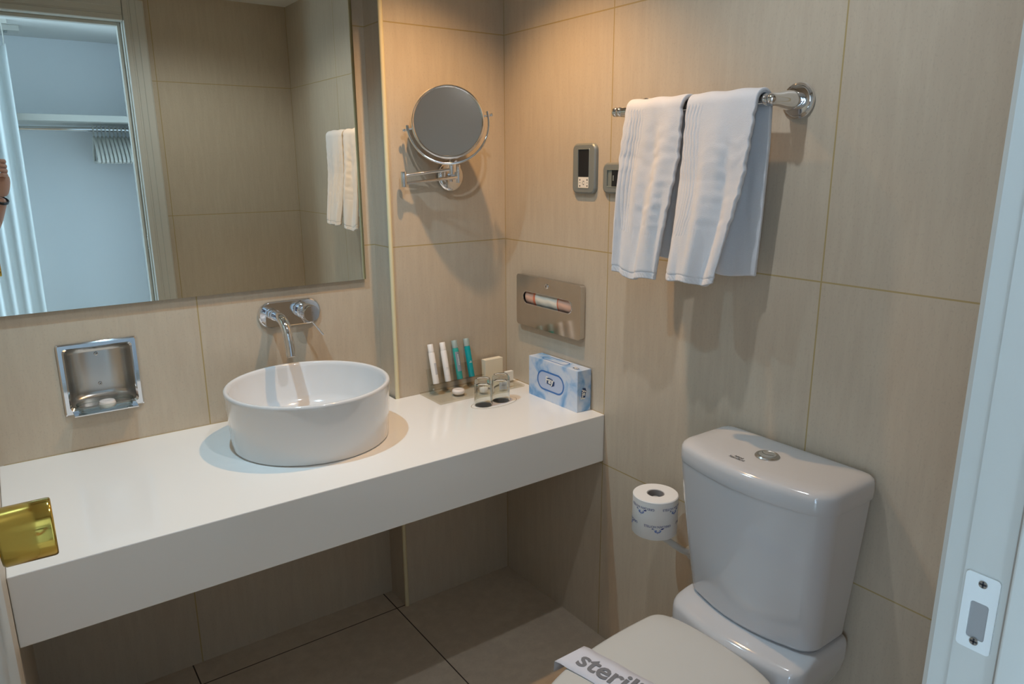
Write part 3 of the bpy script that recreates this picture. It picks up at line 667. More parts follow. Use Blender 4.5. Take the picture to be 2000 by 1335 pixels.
def towel(name, label, ctl, back, th, seed, border):
    """ctl: list of (v, xoff, yL, yR, z) for the front panel from the bar down; back the same"""
    rnd = random.Random(seed)
    def interp(L, v):
        for a, b in zip(L, L[1:]):
            if v <= b[0]:
                t = (v - a[0]) / (b[0] - a[0]); t = t * t * (3 - 2 * t) if False else t
                return [a[k] + (b[k] - a[k]) * t for k in range(1, 5)]
        return list(L[-1][1:])
    bm = newbm(); nu = 72; rows = []
    NF, NB, NA = 150, 60, 12; ra = .0175
    def fold(u, v, s):
        return (.0085 * math.sin(u * PI * 2.3 + 0.6 + s + v * .8) + .0050 * math.sin(u * PI * 5.1 + 1.3 * s + v * 1.5) + .0022 * math.sin(u * 17 + 5 * v) + .0012 * math.sin(u * 31 - 7 * v + s)) * min(1, v * 1.6)
    seq = [('f', 1 - i / NF) for i in range(NF)] + [('a', i / NA) for i in range(NA + 1)] + [('b', (i + 1) / NB) for i in range(NB)]
    for kind, t in seq:
        row = []
        for i in range(nu + 1):
            u = i / nu
            if kind == 'f':
                x, yl, yr, z = interp(ctl, t); yr += (.0012 * math.sin(t * 52 + seed) + .0009 * math.sin(t * 97)) * (1 if t < .7 else .2); yl += (.0010 * math.sin(t * 62 + seed)) * (1 if t < .4 else .2); y = yl + (yr - yl) * u
                x += -fold(u, t, seed)
                z += -.007 * math.sin(u * PI) * t + .004 * math.sin(u * 9 + seed) * t
                # woven relief: ridges along the left edge, scroll at the right, hem at the bottom
                rel = 0
                if t < .74:
                    c = .16 + .05 * math.sin(t * 7 + seed)
                    w = max(0, 1 - abs(u - c) / .15); rel += .0016 * w ** .5 * math.sin((u - c) * 120 + math.sin(t * 9)) if w > 0 else 0
                    w2 = max(0, 1 - abs(t - .30) / .26) * max(0, 1 - abs(u - .66) / .34)
                    rr = math.hypot((u - .70) * 1.0, (t - .32) * 1.6); rel += .0008 * min(1, w2 * 3) * max(-.4, math.sin(22 * u + 5 * math.sin(9 * t + seed) + 4 * math.sin(5 * u)) * math.sin(26 * t + 3.4 * math.sin(8 * u + seed))) if w2 > 0 else 0
                if t > .962: rel += -.0012 + .0009 * math.sin(u * 330 + t * 260)
                if 0.955 < t < .964: rel -= .0018
                x -= rel
            elif kind == 'a':
                x0, yl, yr, z0 = interp(ctl, 0); xb, ybl, ybr, zb = interp(back, 0)
                a = PI * t; y = (yl + (yr - yl) * u) * (1 - t) + (ybl + (ybr - ybl) * u) * t
                x = (x0 + xb) / 2 - abs(x0 - xb) / 2 * math.cos(a); z = z0 + .019 * math.sin(a) + .0012 * math.sin(u * 14 + seed)
            else:
                x, yl, yr, z = interp(back, t); y = yl + (yr - yl) * u; x += fold(u, t, seed + 2) * .55
                z += .003 * math.sin(u * 8) * t
            row.append(bm.verts.new((x, y, z)))
        rows.append(row)
    for a, b in zip(rows, rows[1:]):
        for i in range(nu): bm.faces.new((a[i], a[i + 1], b[i + 1], b[i]))
    o = finish(name, bm, m_towel, None, smooth=180, solid=th)
    s = o.modifiers.new('subsurf', 'SUBSURF'); s.levels = 1; s.render_levels = 1
    return tag(o, label, 'towel')
towel('hand_towel', 'white terry hand towel, the left one over the chrome bar, beside the switch',
      [(0, BXB - .018, -.628, -.792, 1.494), (.30, BXB - .022, -.622, -.790, 1.392), (1, BXB - .052, -.632, -.762, 1.129)],
      [(0, BXB + .020, -.632, -.800, 1.494), (.25, BXB + .028, -.640, -.800, 1.40), (1, BXB + .034, -.655, -.790, 1.165)], .0100, 1, True)
towel('hand_towel', 'white terry hand towel, the right one over the chrome bar, beside the rose',
      [(0, BXB - .018, -.806, -.975, 1.494), (.42, BXB - .026, -.800, -.960, 1.345), (1, BXB - .058, -.800, -.926, 1.139)],
      [(0, BXB + .020, -.806, -.980, 1.494), (.20, BXB + .030, -.806, -.975, 1.41), (1, BXB + .036, -.800, -.958, 1.147)], .0100, 4, True)

# ------------------------------------------------------------------ toilet
TC = -1.062
to = thing('toilet', 'white close coupled ceramic toilet against the right wall', 'toilet', (-0.35, TC, 0))
def bowed(xb, xf, hw, rc, bow, z, n=10, rb=None):
    """outline: back edge at xb, front at xf (center), half width hw, corner radius rc, bowed front"""
    pts = []; rb = rb or rc * .5
    def arc(cx, cy, r, a0, a1):
        for k in range(n + 1):
            a = a0 + (a1 - a0) * k / n; pts.append((cx + r * math.cos(a), cy + r * math.sin(a)))
    arc(xb - rb, TC + hw - rb, rb, 0, PI / 2)
    arc(xf + bow + rc, TC + hw - rc, rc, PI / 2, PI * 0.94)
    for k in range(1, 12):
        t = k / 12; y = (TC + hw - rc * 1.0) * (1 - t) + (TC - hw + rc) * t; u = (y - TC) / (hw - rc)
        pts.append((xf + bow * .92 * (u * u) , y))
    arc(xf + bow + rc, TC - hw + rc, rc, PI * 1.06, PI * 1.5)
    arc(xb - rb, TC - hw + rb, rb, 1.5 * PI, 2 * PI)
    return [(x, y, z) for x, y in pts]
bm = newbm(); R = []
for z, xf, hw in ((.440, -.156, .142), (.444, -.166, .151), (.452, -.170, .155), (.58, -.186, .165), (.68, -.197, .173), (.758, -.204, .178)):
    R.append(bowed(-.012, xf, hw, .045, .020, z))
loft(bm, R); finish('cistern', bm, m_ceramic, to, smooth=45)
bm = newbm(); R = []
for z, k in ((.760, -.004), (.757, .004), (.760, .0050), (.772, .0055), (.783, .0050), (.7895, .0040), (.7945, .0010), (.7985, -.005), (.8010, -.014), (.8024, -.032), (.8030, -.060)):
    R.append(bowed(-.006 + (min(k, 0)) * .8 , -.201 - k, .176 + k, max(.048 + k * .6, .012), .020, z))
loft(bm, R); cl = finish('cistern_lid', bm, m_ceramic, to, smooth=60)
bm = newbm(); lathe(bm, [(0, .799), (.0245, .799), (.0245, .8045), (.0225, .8070), (.019, .8075), (.018, .8065), (0, .8065)], 48, Matrix.Translation((-.106, TC, 0))); fb = finish('flush_button', bm, m_brushed, to)
bm = newbm(); lathe(bm, [(0, .8066), (.0172, .8066), (.0172, .8076), (.012, .8086), (0, .8089)], 40, Matrix.Translation((-.106, TC, 0))); finish('button_cap', bm, m_chrome, fb)
bm = newbm(); arc2 = [math.radians(d) for d in range(-60, 61, 8)]
add_flat(bm, ([(.010 - .016 * math.cos(a), .016 * math.sin(a)) for a in arc2] + [(.010 - .0152 * math.cos(a), .0152 * math.sin(a)) for a in arc2], [(i, i + 1, len(arc2) + i + 1, len(arc2) + i) for i in range(len(arc2) - 1)]), lambda u, v: (-.106 + u, TC + v, .8091)); finish('button_groove', bm, m_ink, fb, smooth=0)
# maker's mark on the lid
bm = newbm()
fm = lambda u, v: (-.160 + v, TC + .030 - u, .8036)
add_flat(bm, text_geo('Ideal', .0088, .00012), lambda u, v: fm(u * 1.2, v + .0040)); add_flat(bm, text_geo('Standard', .0100, .00012), lambda u, v: fm(u * 1.0, v - .0042))
lm_ = finish('maker_mark', bm, m_ink, cl, smooth=0, recalc=False)
# pan: deck, bowl, pedestal
bm = newbm()
def pan_ring(z, xb, xf, hw, sq=2.6, cx=None):
    pts = []; n = 64
    for i in range(n):
        a = 2 * PI * i / n; c, s = math.cos(a), math.sin(a)
        xm = (xb + xf) / 2; hl = (xb - xf) / 2
        e = sq if c > 0 else 2.1
        e2 = 4.5 if c > 0 else 2.1
        xx = xm + hl * math.copysign(abs(c) ** (2 / e2), c); yy = TC + hw * math.copysign(abs(s) ** (2 / e), s)
        pts.append((xx, yy, z))
    return pts
loft(bm, [pan_ring(0.0, -.05, -.52, .105), pan_ring(.02, -.05, -.53, .108), pan_ring(.12, -.055, -.50, .098), pan_ring(.22, -.055, -.54, .110), pan_ring(.28, -.05, -.60, .140), pan_ring(.34, -.04, -.640, .156), pan_ring(.372, -.03, -.652, .160), pan_ring(.380, -.03, -.652, .158), pan_ring(.383, -.035, -.640, .148)])
finish('pan', bm, m_ceramic, to, smooth=50)
bm = newbm(); R = []
for z, xb, xf, hw, rc, bw in ((.20, -.03, -.15, .09, .04, .01), (.28, -.02, -.18, .120, .05, .01), (.34, -.014, -.205, .148, .05, .012), (.375, -.010, -.218, .160, .045, .012), (.398, -.010, -.214, .164, .040, .014), (.414, -.010, -.2135, .164, .038, .016), (.421, -.010, -.211, .1635, .036, .017), (.4265, -.010, -.205, .163, .035, .018), (.430, -.010, -.197, .162, .034, .018), (.435, -.010, -.184, .160, .034, .018), (.439, -.012, -.174, .157, .034, .018), (.4405, -.016, -.166, .153, .034, .018)):
    R.append(bowed(xb, xf, hw, rc, bw, z))
loft(bm, R); finish('deck', bm, m_ceramic, to, smooth=55)
def seat_ring(z, k, xb=-.219, xf=-.668, hw=.155):
    """lid outline: nearly square back that bows to the wall, long rounded front"""
    pts = []; hw += k; xf -= k; xs = xb - .075; L = xs - xf; B = xb + k - xs; n = 48
    for i in range(2 * n):
        a = PI * i / n; c = math.cos(a); s_ = math.sin(a)
        if s_ >= 0:      # front half
            pts.append((xs - L * abs(s_) ** (2 / 2.15), TC + hw * math.copysign(abs(c) ** (2 / 2.5), c)))
        else:            # back half
            y = hw * math.copysign(abs(c) ** (2 / 5.0), c)
            pts.append((xs + (B + .014 * (1 - (y / hw) ** 2) - .006) * abs(s_) ** (2 / 5.0), TC + y))
    return [(x, y, z) for x, y in pts]
bm = newbm(); loft(bm, [seat_ring(.384, -.004), seat_ring(.386, .0), seat_ring(.394, .002), seat_ring(.398, -.002)]); finish('seat', bm, m_plastic, to, smooth=45)
bm = newbm(); loft(bm, [seat_ring(.399, -.002), seat_ring(.401, .001), seat_ring(.410, .001), seat_ring(.415, -.002), seat_ring(.418, -.008), seat_ring(.4195, -.030), seat_ring(.4205, -.060)]); finish('seat_lid', bm, m_plastic, to, smooth=45)
for s in (-1, 1):
    bm = newbm(); cyl(bm, (-.236, TC + s * .075 - .02, .398), (-.236, TC + s * .075 + .02, .398), .007, rnd=.002); finish('hinge', bm, m_plastic, to)
# paper hygiene band
bm = newbm(); nb = 60
def band(s, off):     # s runs across the lid from +y over the top to -y; off along x
    hw = .158; zt = .4212
    y = hw - s
    if s < .012: return (off, TC + hw - .0005 + .004 * math.sin(s / .012 * PI * .5) * 0, .394 + (zt - .394) * (s / .012))
    if s > 2 * hw - .012: return (off, TC - hw + .0005, .394 + (zt - .394) * ((2 * hw - s) / .012))
    return (off, TC + y, zt + .0008 * math.sin(s * 60 + off * 80) + .0006)
a_, b_ = [], []
R0 = []
for i in range(nb + 1):
    s = i / nb * .316; sh = s * .20
    R0.append([bm.verts.new(band(s, -.4890 + w + sh)) for w in (-.039, -.020, 0, .020, .039)])
for i in range(nb):
    for j in range(4): bm.faces.new((R0[i][j], R0[i + 1][j], R0[i + 1][j + 1], R0[i][j + 1]))
pb = tag(finish('paper_band', bm, mat('tissue_paper', (0.70, 0.70, 0.76), 0.9, bump=(25, 0.5, 0.002)), smooth=60, solid=.0003), 'white paper hygiene band with grey lettering across the toilet lid', 'paper strip')
bm = newbm(); tg = text_geo('sterilized', .062, .0013, 'LEFT')
add_flat(bm, tg, lambda u, v: (-.482 + v + u * .2, TC + .130 - u * .98 + v * .2, .4229))
finish('lettering', bm, m_greyink, pb, smooth=0, recalc=False)

# ------------------------------------------------------------------ toilet roll and holder
RX, RY, RZ0, RZ1, RR_ = -.100, -.764, .507, .605, .0545
rh = thing('roll_holder', 'white wall bracket carrying the spare toilet roll beside the cistern', 'roll holder', (0, RY - .05, .46))
bm = newbm(); cyl(bm, (RX, RY, .498), (RX, RY, RZ1 - .012), .0105, n=24, rnd=.001); finish('post', bm, m_plastic, rh)
bm = newbm(); lathe(bm, [(0, .0), (.028, .0), (.028, .004), (0, .004)], 32, Matrix.Translation((RX, RY, .5025))); finish('rest_disc', bm, m_chrome, rh)
bm = newbm(); tube(bm, spline([(RX, RY, .500), (RX + .016, RY - .008, .490), (RX + .045, RY - .022, .464), (RX + .075, RY - .034, .440), (-.002, RY - .040, .430)], 6), .0085, 16); finish('arm', bm, m_plastic, rh)
bm = newbm(); cyl(bm, (-.008, RY - .040, .430), (-.0003, RY - .040, .430), .018, n=32, rnd=.001); finish('wall_rose', bm, m_plastic, rh)
tr = thing('toilet_roll', 'white toilet paper roll with blue print standing beside the cistern', 'toilet roll', (RX, RY, RZ0))
bm = newbm(); lathe(bm, [(.0200, RZ0), (RR_ - .0015, RZ0), (RR_, RZ0 + .002), (RR_, RZ1 - .002), (RR_ - .002, RZ1), (.0215, RZ1), (.0205, RZ1 - .002)], 72, Matrix.Translation((RX, RY, 0)), close=True)
finish('paper', bm, m_paper, tr, smooth=40)
bm = newbm(); lathe(bm, [(.0200, RZ0), (.0200, RZ1 - .001), (.0188, RZ1 - .001), (.0188, RZ0)], 40, Matrix.Translation((RX, RY, 0)), close=True); finish('core_tube', bm, mat('grey_card', (.30, .27, .25), .9), tr)
vd = math.atan2(CAM.y - RY, CAM.x - RX)
def onroll(a0, z0, rot):
    def f(u, v, r=0.0004):
        cr_, sr_ = math.cos(rot), math.sin(rot); uu = u * cr_ - v * sr_; vv = u * sr_ + v * cr_
        a = a0 + uu / RR_
        return (RX + (RR_ + r) * math.cos(a), RY + (RR_ + r) * math.sin(a), z0 + vv)
    return f
TG_ = text_geo('GRECIAN HOTELS', .0082, .00003)
def clipadd(bm, geo, f, mi=0):
    vs, fs = geo; P = [f(u, v) for u, v in vs]; V = {}
    for fc in fs:
        if all(RZ0 + .001 < P[i][2] < RZ1 - .001 for i in fc):
            for i in fc:
                if i not in V: V[i] = bm.verts.new(P[i])
            try: q = bm.faces.new([V[i] for i in fc]); q.material_index = mi
            except ValueError: pass
for row in range(-1, 3):
    for k in range(4):
        a0 = vd + .16 + (k + (.5 if row % 2 else 0)) * (2 * PI / 4); z0 = .5340 + row * .0430
        if math.cos(a0 - vd) < -.2: continue      # the back of the roll is never seen
        f = onroll(a0, z0, PI); pm = newbm()
        clipadd(pm, TG_, lambda u, v: f(u, v - .0095))
        clipadd(pm, poly2d([(-.0150, -.0040), (-.010, -.0020), (.010, -.0014), (.0150, -.0026), (.0125, -.0048), (.0075, -.0034), (-.0075, -.0040), (-.0120, -.0062)]), f)
        clipadd(pm, poly2d([(-.0006, .0060), (.0006, .0060), (.0003, .0090), (-.0003, .0090)]), f)
        clipadd(pm, poly2d([(-.0075, -.0012), (.0065, -.0012), (.0085, .0015), (.0070, .0045), (.0030, .0062), (-.0030, .0062), (-.0065, .0045), (-.0085, .0016)]), f, 1)
        for q in (-.004, 0, .004): clipadd(pm, poly2d([(q - .0018, .0008), (q - .0009, .0008), (q + .0012, .0046), (q + .0003, .0046)]), lambda u, v: f(u, v, .0006))
        if len(pm.faces): finish('printed_mark', pm, [m_blueink, m_blueink2], tr, smooth=0, recalc=False)
        else: pm.free()

# ------------------------------------------------------------------ tissue box
tx = thing('tissue_box', 'blue and white printed tissue box standing against the right wall', 'tissue box', (-.029, -.307, HC))
TX0, TX1, TY0, TY1, TZ = -.0535, -.0035, -.417, -.194, HC + .120
bm = newbm(); box(bm, TX0, TX1, TY0, TY1, HC, TZ); finish('carton', bm, m_fay, tx, smooth=0, bevel=.0006)
def logo(parent, f, s):
    bm = newbm()
    add_flat(bm, poly2d([(-.020 * s, .004 * s), (-.012 * s, .012 * s), (.010 * s, .010 * s), (.022 * s, .004 * s), (.020 * s, -.008 * s), (.006 * s, -.014 * s), (.000 * s, -.009 * s), (-.014 * s, -.008 * s)]), lambda u, v: f(u, v, .0003)); finish('logo_shadow', bm, m_faydk, parent, smooth=0, recalc=False)
    bm = newbm(); add_flat(bm, text_geo('Fay', .027 * s, .0009 * s), lambda u, v: f(u - .002 * s, v + .003 * s, .0006)); finish('logo_lettering', bm, m_cardw, parent, smooth=0, recalc=False)
yc2 = (TY0 + TY1) / 2 + .008
bm = newbm(); add_flat(bm, poly2d(rrect(.118, .054, .0265, 10)), lambda u, v: (TX0 - .0003, yc2 - u, HC + .060 + v))
pn = finish('front_panel', bm, m_faypale, tx, smooth=0)
bm = newbm(); add_flat(bm, ring2d(rrect(.124, .060, .0295, 10), rrect(.114, .050, .0245, 10)), lambda u, v: (TX0 - .0005, yc2 - u, HC + .060 + v)); finish('panel_outline', bm, m_faybl, pn, smooth=0)
logo(tx, lambda u, v, d: (TX0 - .0004 - d, yc2 - u + .002, HC + .061 + v), 1.0)
bm = newbm(); add_flat(bm, ring2d([(x, y) for x, y in rrect(.110, .030, .014, 8)], [(x, y) for x, y in rrect(.104, .024, .011, 8)]), lambda u, v: ((TX0 + TX1) / 2 + v, yc2 - u + .006, TZ + .0003)); finish('top_outline', bm, m_faybl, tx, smooth=0)
logo(tx, lambda u, v, d: ((TX0 + TX1) / 2 - .006 + v, TY0 + .030 - u, TZ + .0001 + d), .62)
logo(tx, lambda u, v, d: ((TX0 + TX1) / 2 - v - .002, TY0 - .0001 - d, HC + .052 + u), .80)

# ------------------------------------------------------------------ amenities on the counter
ty = thing('amenity_tray', 'clear acrylic tray with upright back holding toiletry tubes on the counter', 'tray', (-.17, -.07, HC))
bm = newbm(); box(bm, -.327, -.022, -.130, -.006, HC + .0004, HC + .0064); finish('base', bm, m_acryl, ty, smooth=0, bevel=.0005)
lean = (-.010 + .036) / .066
PB = Vector((0, -.038, HC + .0066)); dl = Vector((0, .27, 1)).normalized(); nl = Vector((0, -dl.z, dl.y))
def panel_box(bm, x0, x1, s0, s1, d0, d1):
    vs = [bm.verts.new(PB + Vector((x, 0, 0)) + dl * s + nl * d) for x in (x0, x1) for s in (s0, s1) for d in (d0, d1)]
    for a in ((0, 1, 3, 2), (4, 6, 7, 5), (0, 4, 5, 1), (2, 3, 7, 6), (0, 2, 6, 4), (1, 5, 7, 3)): bm.faces.new([vs[i] for i in a])
bm = newbm(); panel_box(bm, -.310, -.118, .0, .075, 0, .003); finish('upright_back', bm, m_acryl, ty, smooth=0)
bm = newbm(); panel_box(bm, -.304, -.124, .0255, .0275, .003, .024); finish('ledge', bm, m_acryl, ty, smooth=0)
bm = newbm(); cyl(bm, PB + Vector((-.298, 0, 0)) + dl * .012 + nl * .003, PB + Vector((-.298, 0, 0)) + dl * .012 + nl * .005, .0028, n=16); finish('stud', bm, m_chrome, ty)
def toiletry(x, mb, mc, label, grp, kind):
    t = thing('toiletry_tube', label, 'toiletry', PB + Vector((x, 0, 0)) + dl * .0277 + nl * .013, grp)
    p = PB + Vector((x, 0, 0)) + nl * .0135
    bm = newbm(); lathe(bm, [(0, .0277), (.0090, .0277), (.0095, .029), (.0095, .121), (.0080, .124), (0, .124)], 32, axis_mat(p, dl)); bd = finish('tube_body', bm, mb, t, smooth=40)
    bm = newbm(); lathe(bm, [(0, .1242), (.0088, .1242), (.0088, .147), (.0080, .148), (0, .148)], 32, axis_mat(p, dl)); finish('cap', bm, mc, t, smooth=40)
    Mx = axis_mat(p, dl); R_ = .0098
    def wrap(u, s, r=0.0):
        a = u / R_; ex = Vector((1, 0, 0)); return p + dl * s + (R_ + r) * (math.sin(a) * ex + math.cos(a) * nl)
    def patch(bm, u0, u1, s0, s1, r=0.0):
        k = 10; A = [bm.verts.new(wrap(u0 + (u1 - u0) * i / k, s0, r)) for i in range(k + 1)]; B = [bm.verts.new(wrap(u0 + (u1 - u0) * i / k, s1, r)) for i in range(k + 1)]
        for i in range(k): bm.faces.new((A[i], A[i + 1], B[i + 1], B[i]))
    if kind == 0:
        bm = newbm(); patch(bm, -.002, .009, .055, .090); finish('label', bm, m_labell, bd, smooth=60)
    elif kind == 1:
        bm = newbm(); patch(bm, -.006, .006, .0655, .0665); patch(bm, -.005, .004, .069, .070); patch(bm, -.009, .009, .0450, .0454); finish('label', bm, m_labell, bd, smooth=60)
    elif kind == 2:
        bm = newbm(); patch(bm, -.008, .008, .052, .112); lb_ = finish('label', bm, m_labelg, bd, smooth=60)
        bm = newbm()
        for q in range(8): patch(bm, -.0022, .0018, .072 + q * .0042, .0738 + q * .0042, .0003)
        finish('label_print', bm, m_cardw, lb_, smooth=60)
    else:
        bm = newbm(); patch(bm, -.005, .003, .072, .0732); patch(bm, -.003, .001, .0755, .0765); finish('label', bm, m_cardw, bd, smooth=60)
    return t
toiletry(-.290, m_tubew, m_tubew, 'white toiletry tube with grey side label, leftmost on the acrylic stand', 'toiletry tubes on the acrylic stand', 0)
toiletry(-.248, m_tubew, m_tubew, 'plain white toiletry tube between the labelled white and the green ones', 'toiletry tubes on the acrylic stand', 1)
toiletry(-.206, m_tubet2, m_cap, 'green toiletry tube with a broad grey label on the acrylic stand', 'toiletry tubes on the acrylic stand', 2)
toiletry(-.163, m_tubet, m_cap, 'deep teal toiletry tube, rightmost on the acrylic stand', 'toiletry tubes on the acrylic stand', 3)
soap(-.236, -.082, HC + .0065, .0195, .014, 'small round wrapped soap lying in front of the white tubes')
soap(-.147, -.088, HC + .0065, .0185, .022, 'thick round wrapped soap behind the left upturned glass')
bm = newbm(); box(bm, -.107, -.040, -.036, -.014, HC + .0066, HC + .077)
tag(finish('soap_carton', bm, m_card, smooth=0, bevel=.0006), 'square ivory carton standing behind the glasses in the corner', 'carton')
bm = newbm(); box(bm, -.052, -.024, -.072, -.060, HC + .0066, HC + .038)
tag(finish('small_carton', bm, m_cardw, smooth=0, bevel=.0005), 'small white carton on the right end of the tray', 'carton')
pk = thing('sachet_packet', 'small white packet with grey print, seen through the right glass', 'packet', (-.085, -.108, HC + .006))
bm = newbm(); box(bm, -.104, -.066, -.112, -.106, HC + .0066, HC + .037); finish('packet_body', bm, m_labell, pk, smooth=0, bevel=.0005)
bm = newbm()
for q, (a, h_) in enumerate(((0, 3), (4, 5), (8, 3), (12, 4), (16, 3), (20, 6))): add_flat(bm, poly2d([(-.098 + a * .001, .720), (-.0955 + a * .001, .720), (-.0955 + a * .001, .720 + h_ * .001), (-.098 + a * .001, .720 + h_ * .001)]), lambda u, v: (u, -.1126, v))
finish('packet_print', bm, m_labelg, pk, smooth=0)
# coaster and glasses
ov = lambda a, b, n=56: [(a * math.cos(2 * PI * i / n), b * math.sin(2 * PI * i / n)) for i in range(n)]
CX, CY = -.190, -.206
cs = thing('paper_coaster', 'oval white paper coaster with thin dark outline under the two glasses', 'coaster', (CX, CY, HC))
bm = newbm(); loft(bm, [[(CX + u, CY + v, z) for u, v in ov(.080, .040)] for z in (HC + .0002, HC + .0009)]); finish('coaster_card', bm, m_cardw, cs, smooth=30)
bm = newbm(); add_flat(bm, ring2d(ov(.077, .0375), ov(.0758, .0363)), lambda u, v: (CX + u, CY + v, HC + .0011)); finish('outline', bm, mat('brown_ink', (.16, .09, .05), .7), cs, smooth=0)
bm = newbm(); add_flat(bm, poly2d(ov(.064, .027)), lambda u, v: (CX + u, CY + v, HC + .0010)); finish('centre_print', bm, mat('grey_print', (.62, .62, .66), .7), cs, smooth=0)
for (x, y, lab) in ((-.226, -.203, 'clear glass tumbler upside down on the coaster, nearer the basin'), (-.162, -.200, 'clear glass tumbler upside down on the coaster, nearer the tissue box')):
    bm = newbm(); z = HC + .0013; r = .0262; h = .079
    lathe(bm, [(r - .0016, z), (r, z), (r + .0002, z + .004), (r - .0008, z + h - .012), (r - .0025, z + h - .004), (r - .006, z + h), (.012, z + h - .0005), (0, z + h - .0015), (0, z + h - .013), (.012, z + h - .0125), (r - .0050, z + h - .015), (r - .0028, z + h - .021), (r - .0019, z + .005)], 64, Matrix.Translation((x, y, 0)), close=False)
    bm.verts.ensure_lookup_table()
    # close the lip
    n = 64; vs = [v for v in bm.verts]; first = vs[:n]; last = vs[-n:]
    for i in range(n): bm.faces.new((last[i], last[(i + 1) % n], first[(i + 1) % n], first[i]))
    tag(finish('glass_tumbler', bm, m_tumbler, smooth=50), lab, 'glass')

# ------------------------------------------------------------------ photographer (reflected at the left edge of the mirror)
def skin_obj(name, verts, edges, radii, m, root=0, sub=2, parent=None):
    me = bpy.data.meshes.new(name); me.from_pydata([tuple(v) for v in verts], edges, []); me.materials.append(m)
    o = bpy.data.objects.new(name, me); COL.objects.link(o)
    md = o.modifiers.new('skin', 'SKIN'); md.use_smooth_shade = True
    for i, r in enumerate(radii):
        sv = me.skin_vertices[0].data[i]; sv.radius = (r, r) if not hasattr(r, '__len__') else r; sv.use_root = (i == root)
    s = o.modifiers.new('subsurf', 'SUBSURF'); s.levels = sub; s.render_levels = sub
    if parent: o.parent = parent; o.matrix_parent_inverse = parent_inv(parent)
    return o
pe = thing('person', 'person photographing in the doorway, only raised hand and forearm seen in mirror', 'person', (-1.62, -2.24, 0))
V = [(-1.62, -2.24, .90), (-1.62, -2.24, 1.05), (-1.62, -2.24, 1.22), (-1.62, -2.24, 1.36), (-1.62, -2.235, 1.45), (-1.62, -2.22, 1.53), (-1.62, -2.20, 1.62),
     (-1.46, -2.23, 1.37), (-1.40, -2.16, 1.22), (-1.365, -2.07, 1.03), (-1.30, -1.99, 1.13), (-1.252, -1.932, 1.245),
     (-1.78, -2.23, 1.37), (-1.83, -2.18, 1.21), (-1.80, -2.06, 1.06), (-1.62, -2.00, 1.18), (-1.46, -1.95, 1.29),
     (-1.53, -2.24, .84), (-1.52, -2.23, .48), (-1.52, -2.25, .09), (-1.52, -2.15, .04),
     (-1.71, -2.24, .84), (-1.72, -2.23, .48), (-1.72, -2.25, .09), (-1.72, -2.15, .04)]
E_ = [(0, 1), (1, 2), (2, 3), (3, 4), (4, 5), (5, 6), (3, 7), (7, 8), (8, 9), (9, 10), (10, 11), (3, 12), (12, 13), (13, 14), (14, 15), (15, 16), (0, 17), (17, 18), (18, 19), (19, 20), (0, 21), (21, 22), (22, 23), (23, 24)]
RAD = [(.155, .105), (.145, .10), (.155, .11), (.15, .10), .058, .07, .085, .062, .052, .044, .038, .027, .062, .052, .044, .038, .027, .095, .062, .045, .04, .095, .062, .045, .04]
body = skin_obj('body', V, E_, RAD, m_skin, 0, 2, pe)
CV = V[:4] + [V[7], V[8], V[12], V[13]]
skin_obj('shirt', [V[0], V[1], V[2], V[3], V[7], (-1.42, -2.18, 1.26), V[12], (-1.82, -2.19, 1.25)], [(0, 1), (1, 2), (2, 3), (3, 4), (4, 5), (3, 6), (6, 7)], [(.168, .118), (.158, .112), (.166, .12), (.16, .11), .074, .064, .074, .064], m_shirt, 0, 2, pe)
skin_obj('trousers', [V[0], V[17], V[18], (-1.52, -2.25, .10), V[21], V[22], (-1.72, -2.25, .10)], [(0, 1), (1, 2), (2, 3), (0, 4), (4, 5), (5, 6)], [(.165, .115), .105, .075, .06, .105, .075, .06], m_trouser, 0, 2, pe)
for x in (-1.52, -1.72):
    bm = newbm(); sphere(bm, (x, -2.20, .042), .05, 12, (1, 2.6, .8)); finish('shoe', bm, m_shoe, pe)
bm = newbm(); sphere(bm, (-1.62, -2.215, 1.655), .094, 16, (.92, 1.05, 1.05)); finish('hair', bm, m_hair, pe)
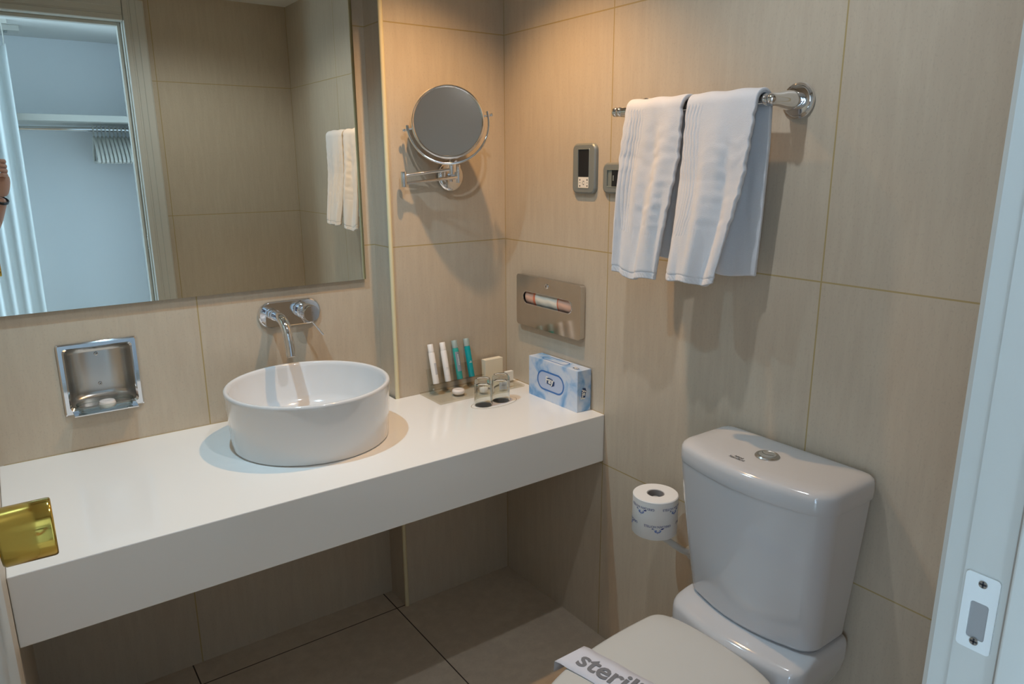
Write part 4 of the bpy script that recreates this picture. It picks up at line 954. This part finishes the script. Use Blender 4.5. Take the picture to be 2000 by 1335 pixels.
# right hand around the camera grip
hv = [(-1.252, -1.932, 1.245), (-1.245, -1.918, 1.285), (-1.240, -1.908, 1.320), (-1.240, -1.903, 1.350)]
he = [(0, 1), (1, 2), (2, 3)]; hr = [(.027, .022), (.034, .020), (.038, .019), (.030, .017)]
skin_obj('palm', hv, he, hr, m_skin, 0, 2, body)
for k, (z0, r, L) in enumerate(((1.402, .0092, .9), (1.382, .0096, 1.0), (1.362, .0094, .96), (1.343, .0084, .8))):
    fv = [(-1.240, -1.908, z0 - .022), (-1.224, -1.894, z0 - .006), (-1.222, -1.873, z0), (-1.238, -1.862 + .002 * k, z0 + .001), (-1.256 + .012 * (1 - L), -1.866, z0 - .001)]
    skin_obj('finger', fv, [(0, 1), (1, 2), (2, 3), (3, 4)], [r * 1.1, r * 1.05, r, r * .92, r * .8], m_skin, 0, 2, body)
skin_obj('thumb', [(-1.248, -1.925, 1.300), (-1.262, -1.936, 1.335), (-1.272, -1.932, 1.362), (-1.276, -1.924, 1.380)], [(0, 1), (1, 2), (2, 3)], [.014, .0125, .011, .009], m_skin, 0, 2, body)
lv = [(-1.46, -1.95, 1.29), (-1.42, -1.93, 1.32), (-1.39, -1.915, 1.345)]
skin_obj('palm', lv, [(0, 1), (1, 2)], [(.027, .022), (.036, .02), (.030, .018)], m_skin, 0, 2, body)
for k, z0 in enumerate((1.398, 1.378, 1.358, 1.340)):
    skin_obj('finger', [(-1.395, -1.918, z0 - .018), (-1.392, -1.898, z0), (-1.385, -1.878, z0 + .002), (-1.368, -1.874, z0)], [(0, 1), (1, 2), (2, 3)], [.0095, .009, .0088, .0078], m_skin, 0, 2, body)
skin_obj('thumb', [(-1.41, -1.93, 1.32), (-1.39, -1.935, 1.352), (-1.375, -1.928, 1.366)], [(0, 1), (1, 2)], [.013, .0115, .009], m_skin, 0, 2, body)
bm = newbm(); lathe(bm, [(.0300, -.007), (.0330, -.005), (.0330, .005), (.0300, .007)], 40, axis_mat((-1.2575, -1.939, 1.232), (Vector(V[11]) - Vector(V[10]))) @ Matrix.Diagonal((1, .92, 1, 1)), close=True)
tag(finish('wristband', bm, m_black), 'black wristband on the raised forearm at the mirror left edge', 'wristband')
# the compact camera it holds
cm = thing('compact_camera', 'small black compact camera held up in the doorway', 'camera', (-1.315, -1.898, 1.372))
bm = newbm(); box(bm, -1.372, -1.262, -1.912, -1.885, 1.338, 1.402); finish('camera_body', bm, m_black, cm, bevel=.004)
bm = newbm(); cyl(bm, (-1.313, -1.886, 1.3725), (-1.313, -1.874, 1.3725), .021, n=32, rnd=.002); finish('lens_barrel', bm, m_black, cm)
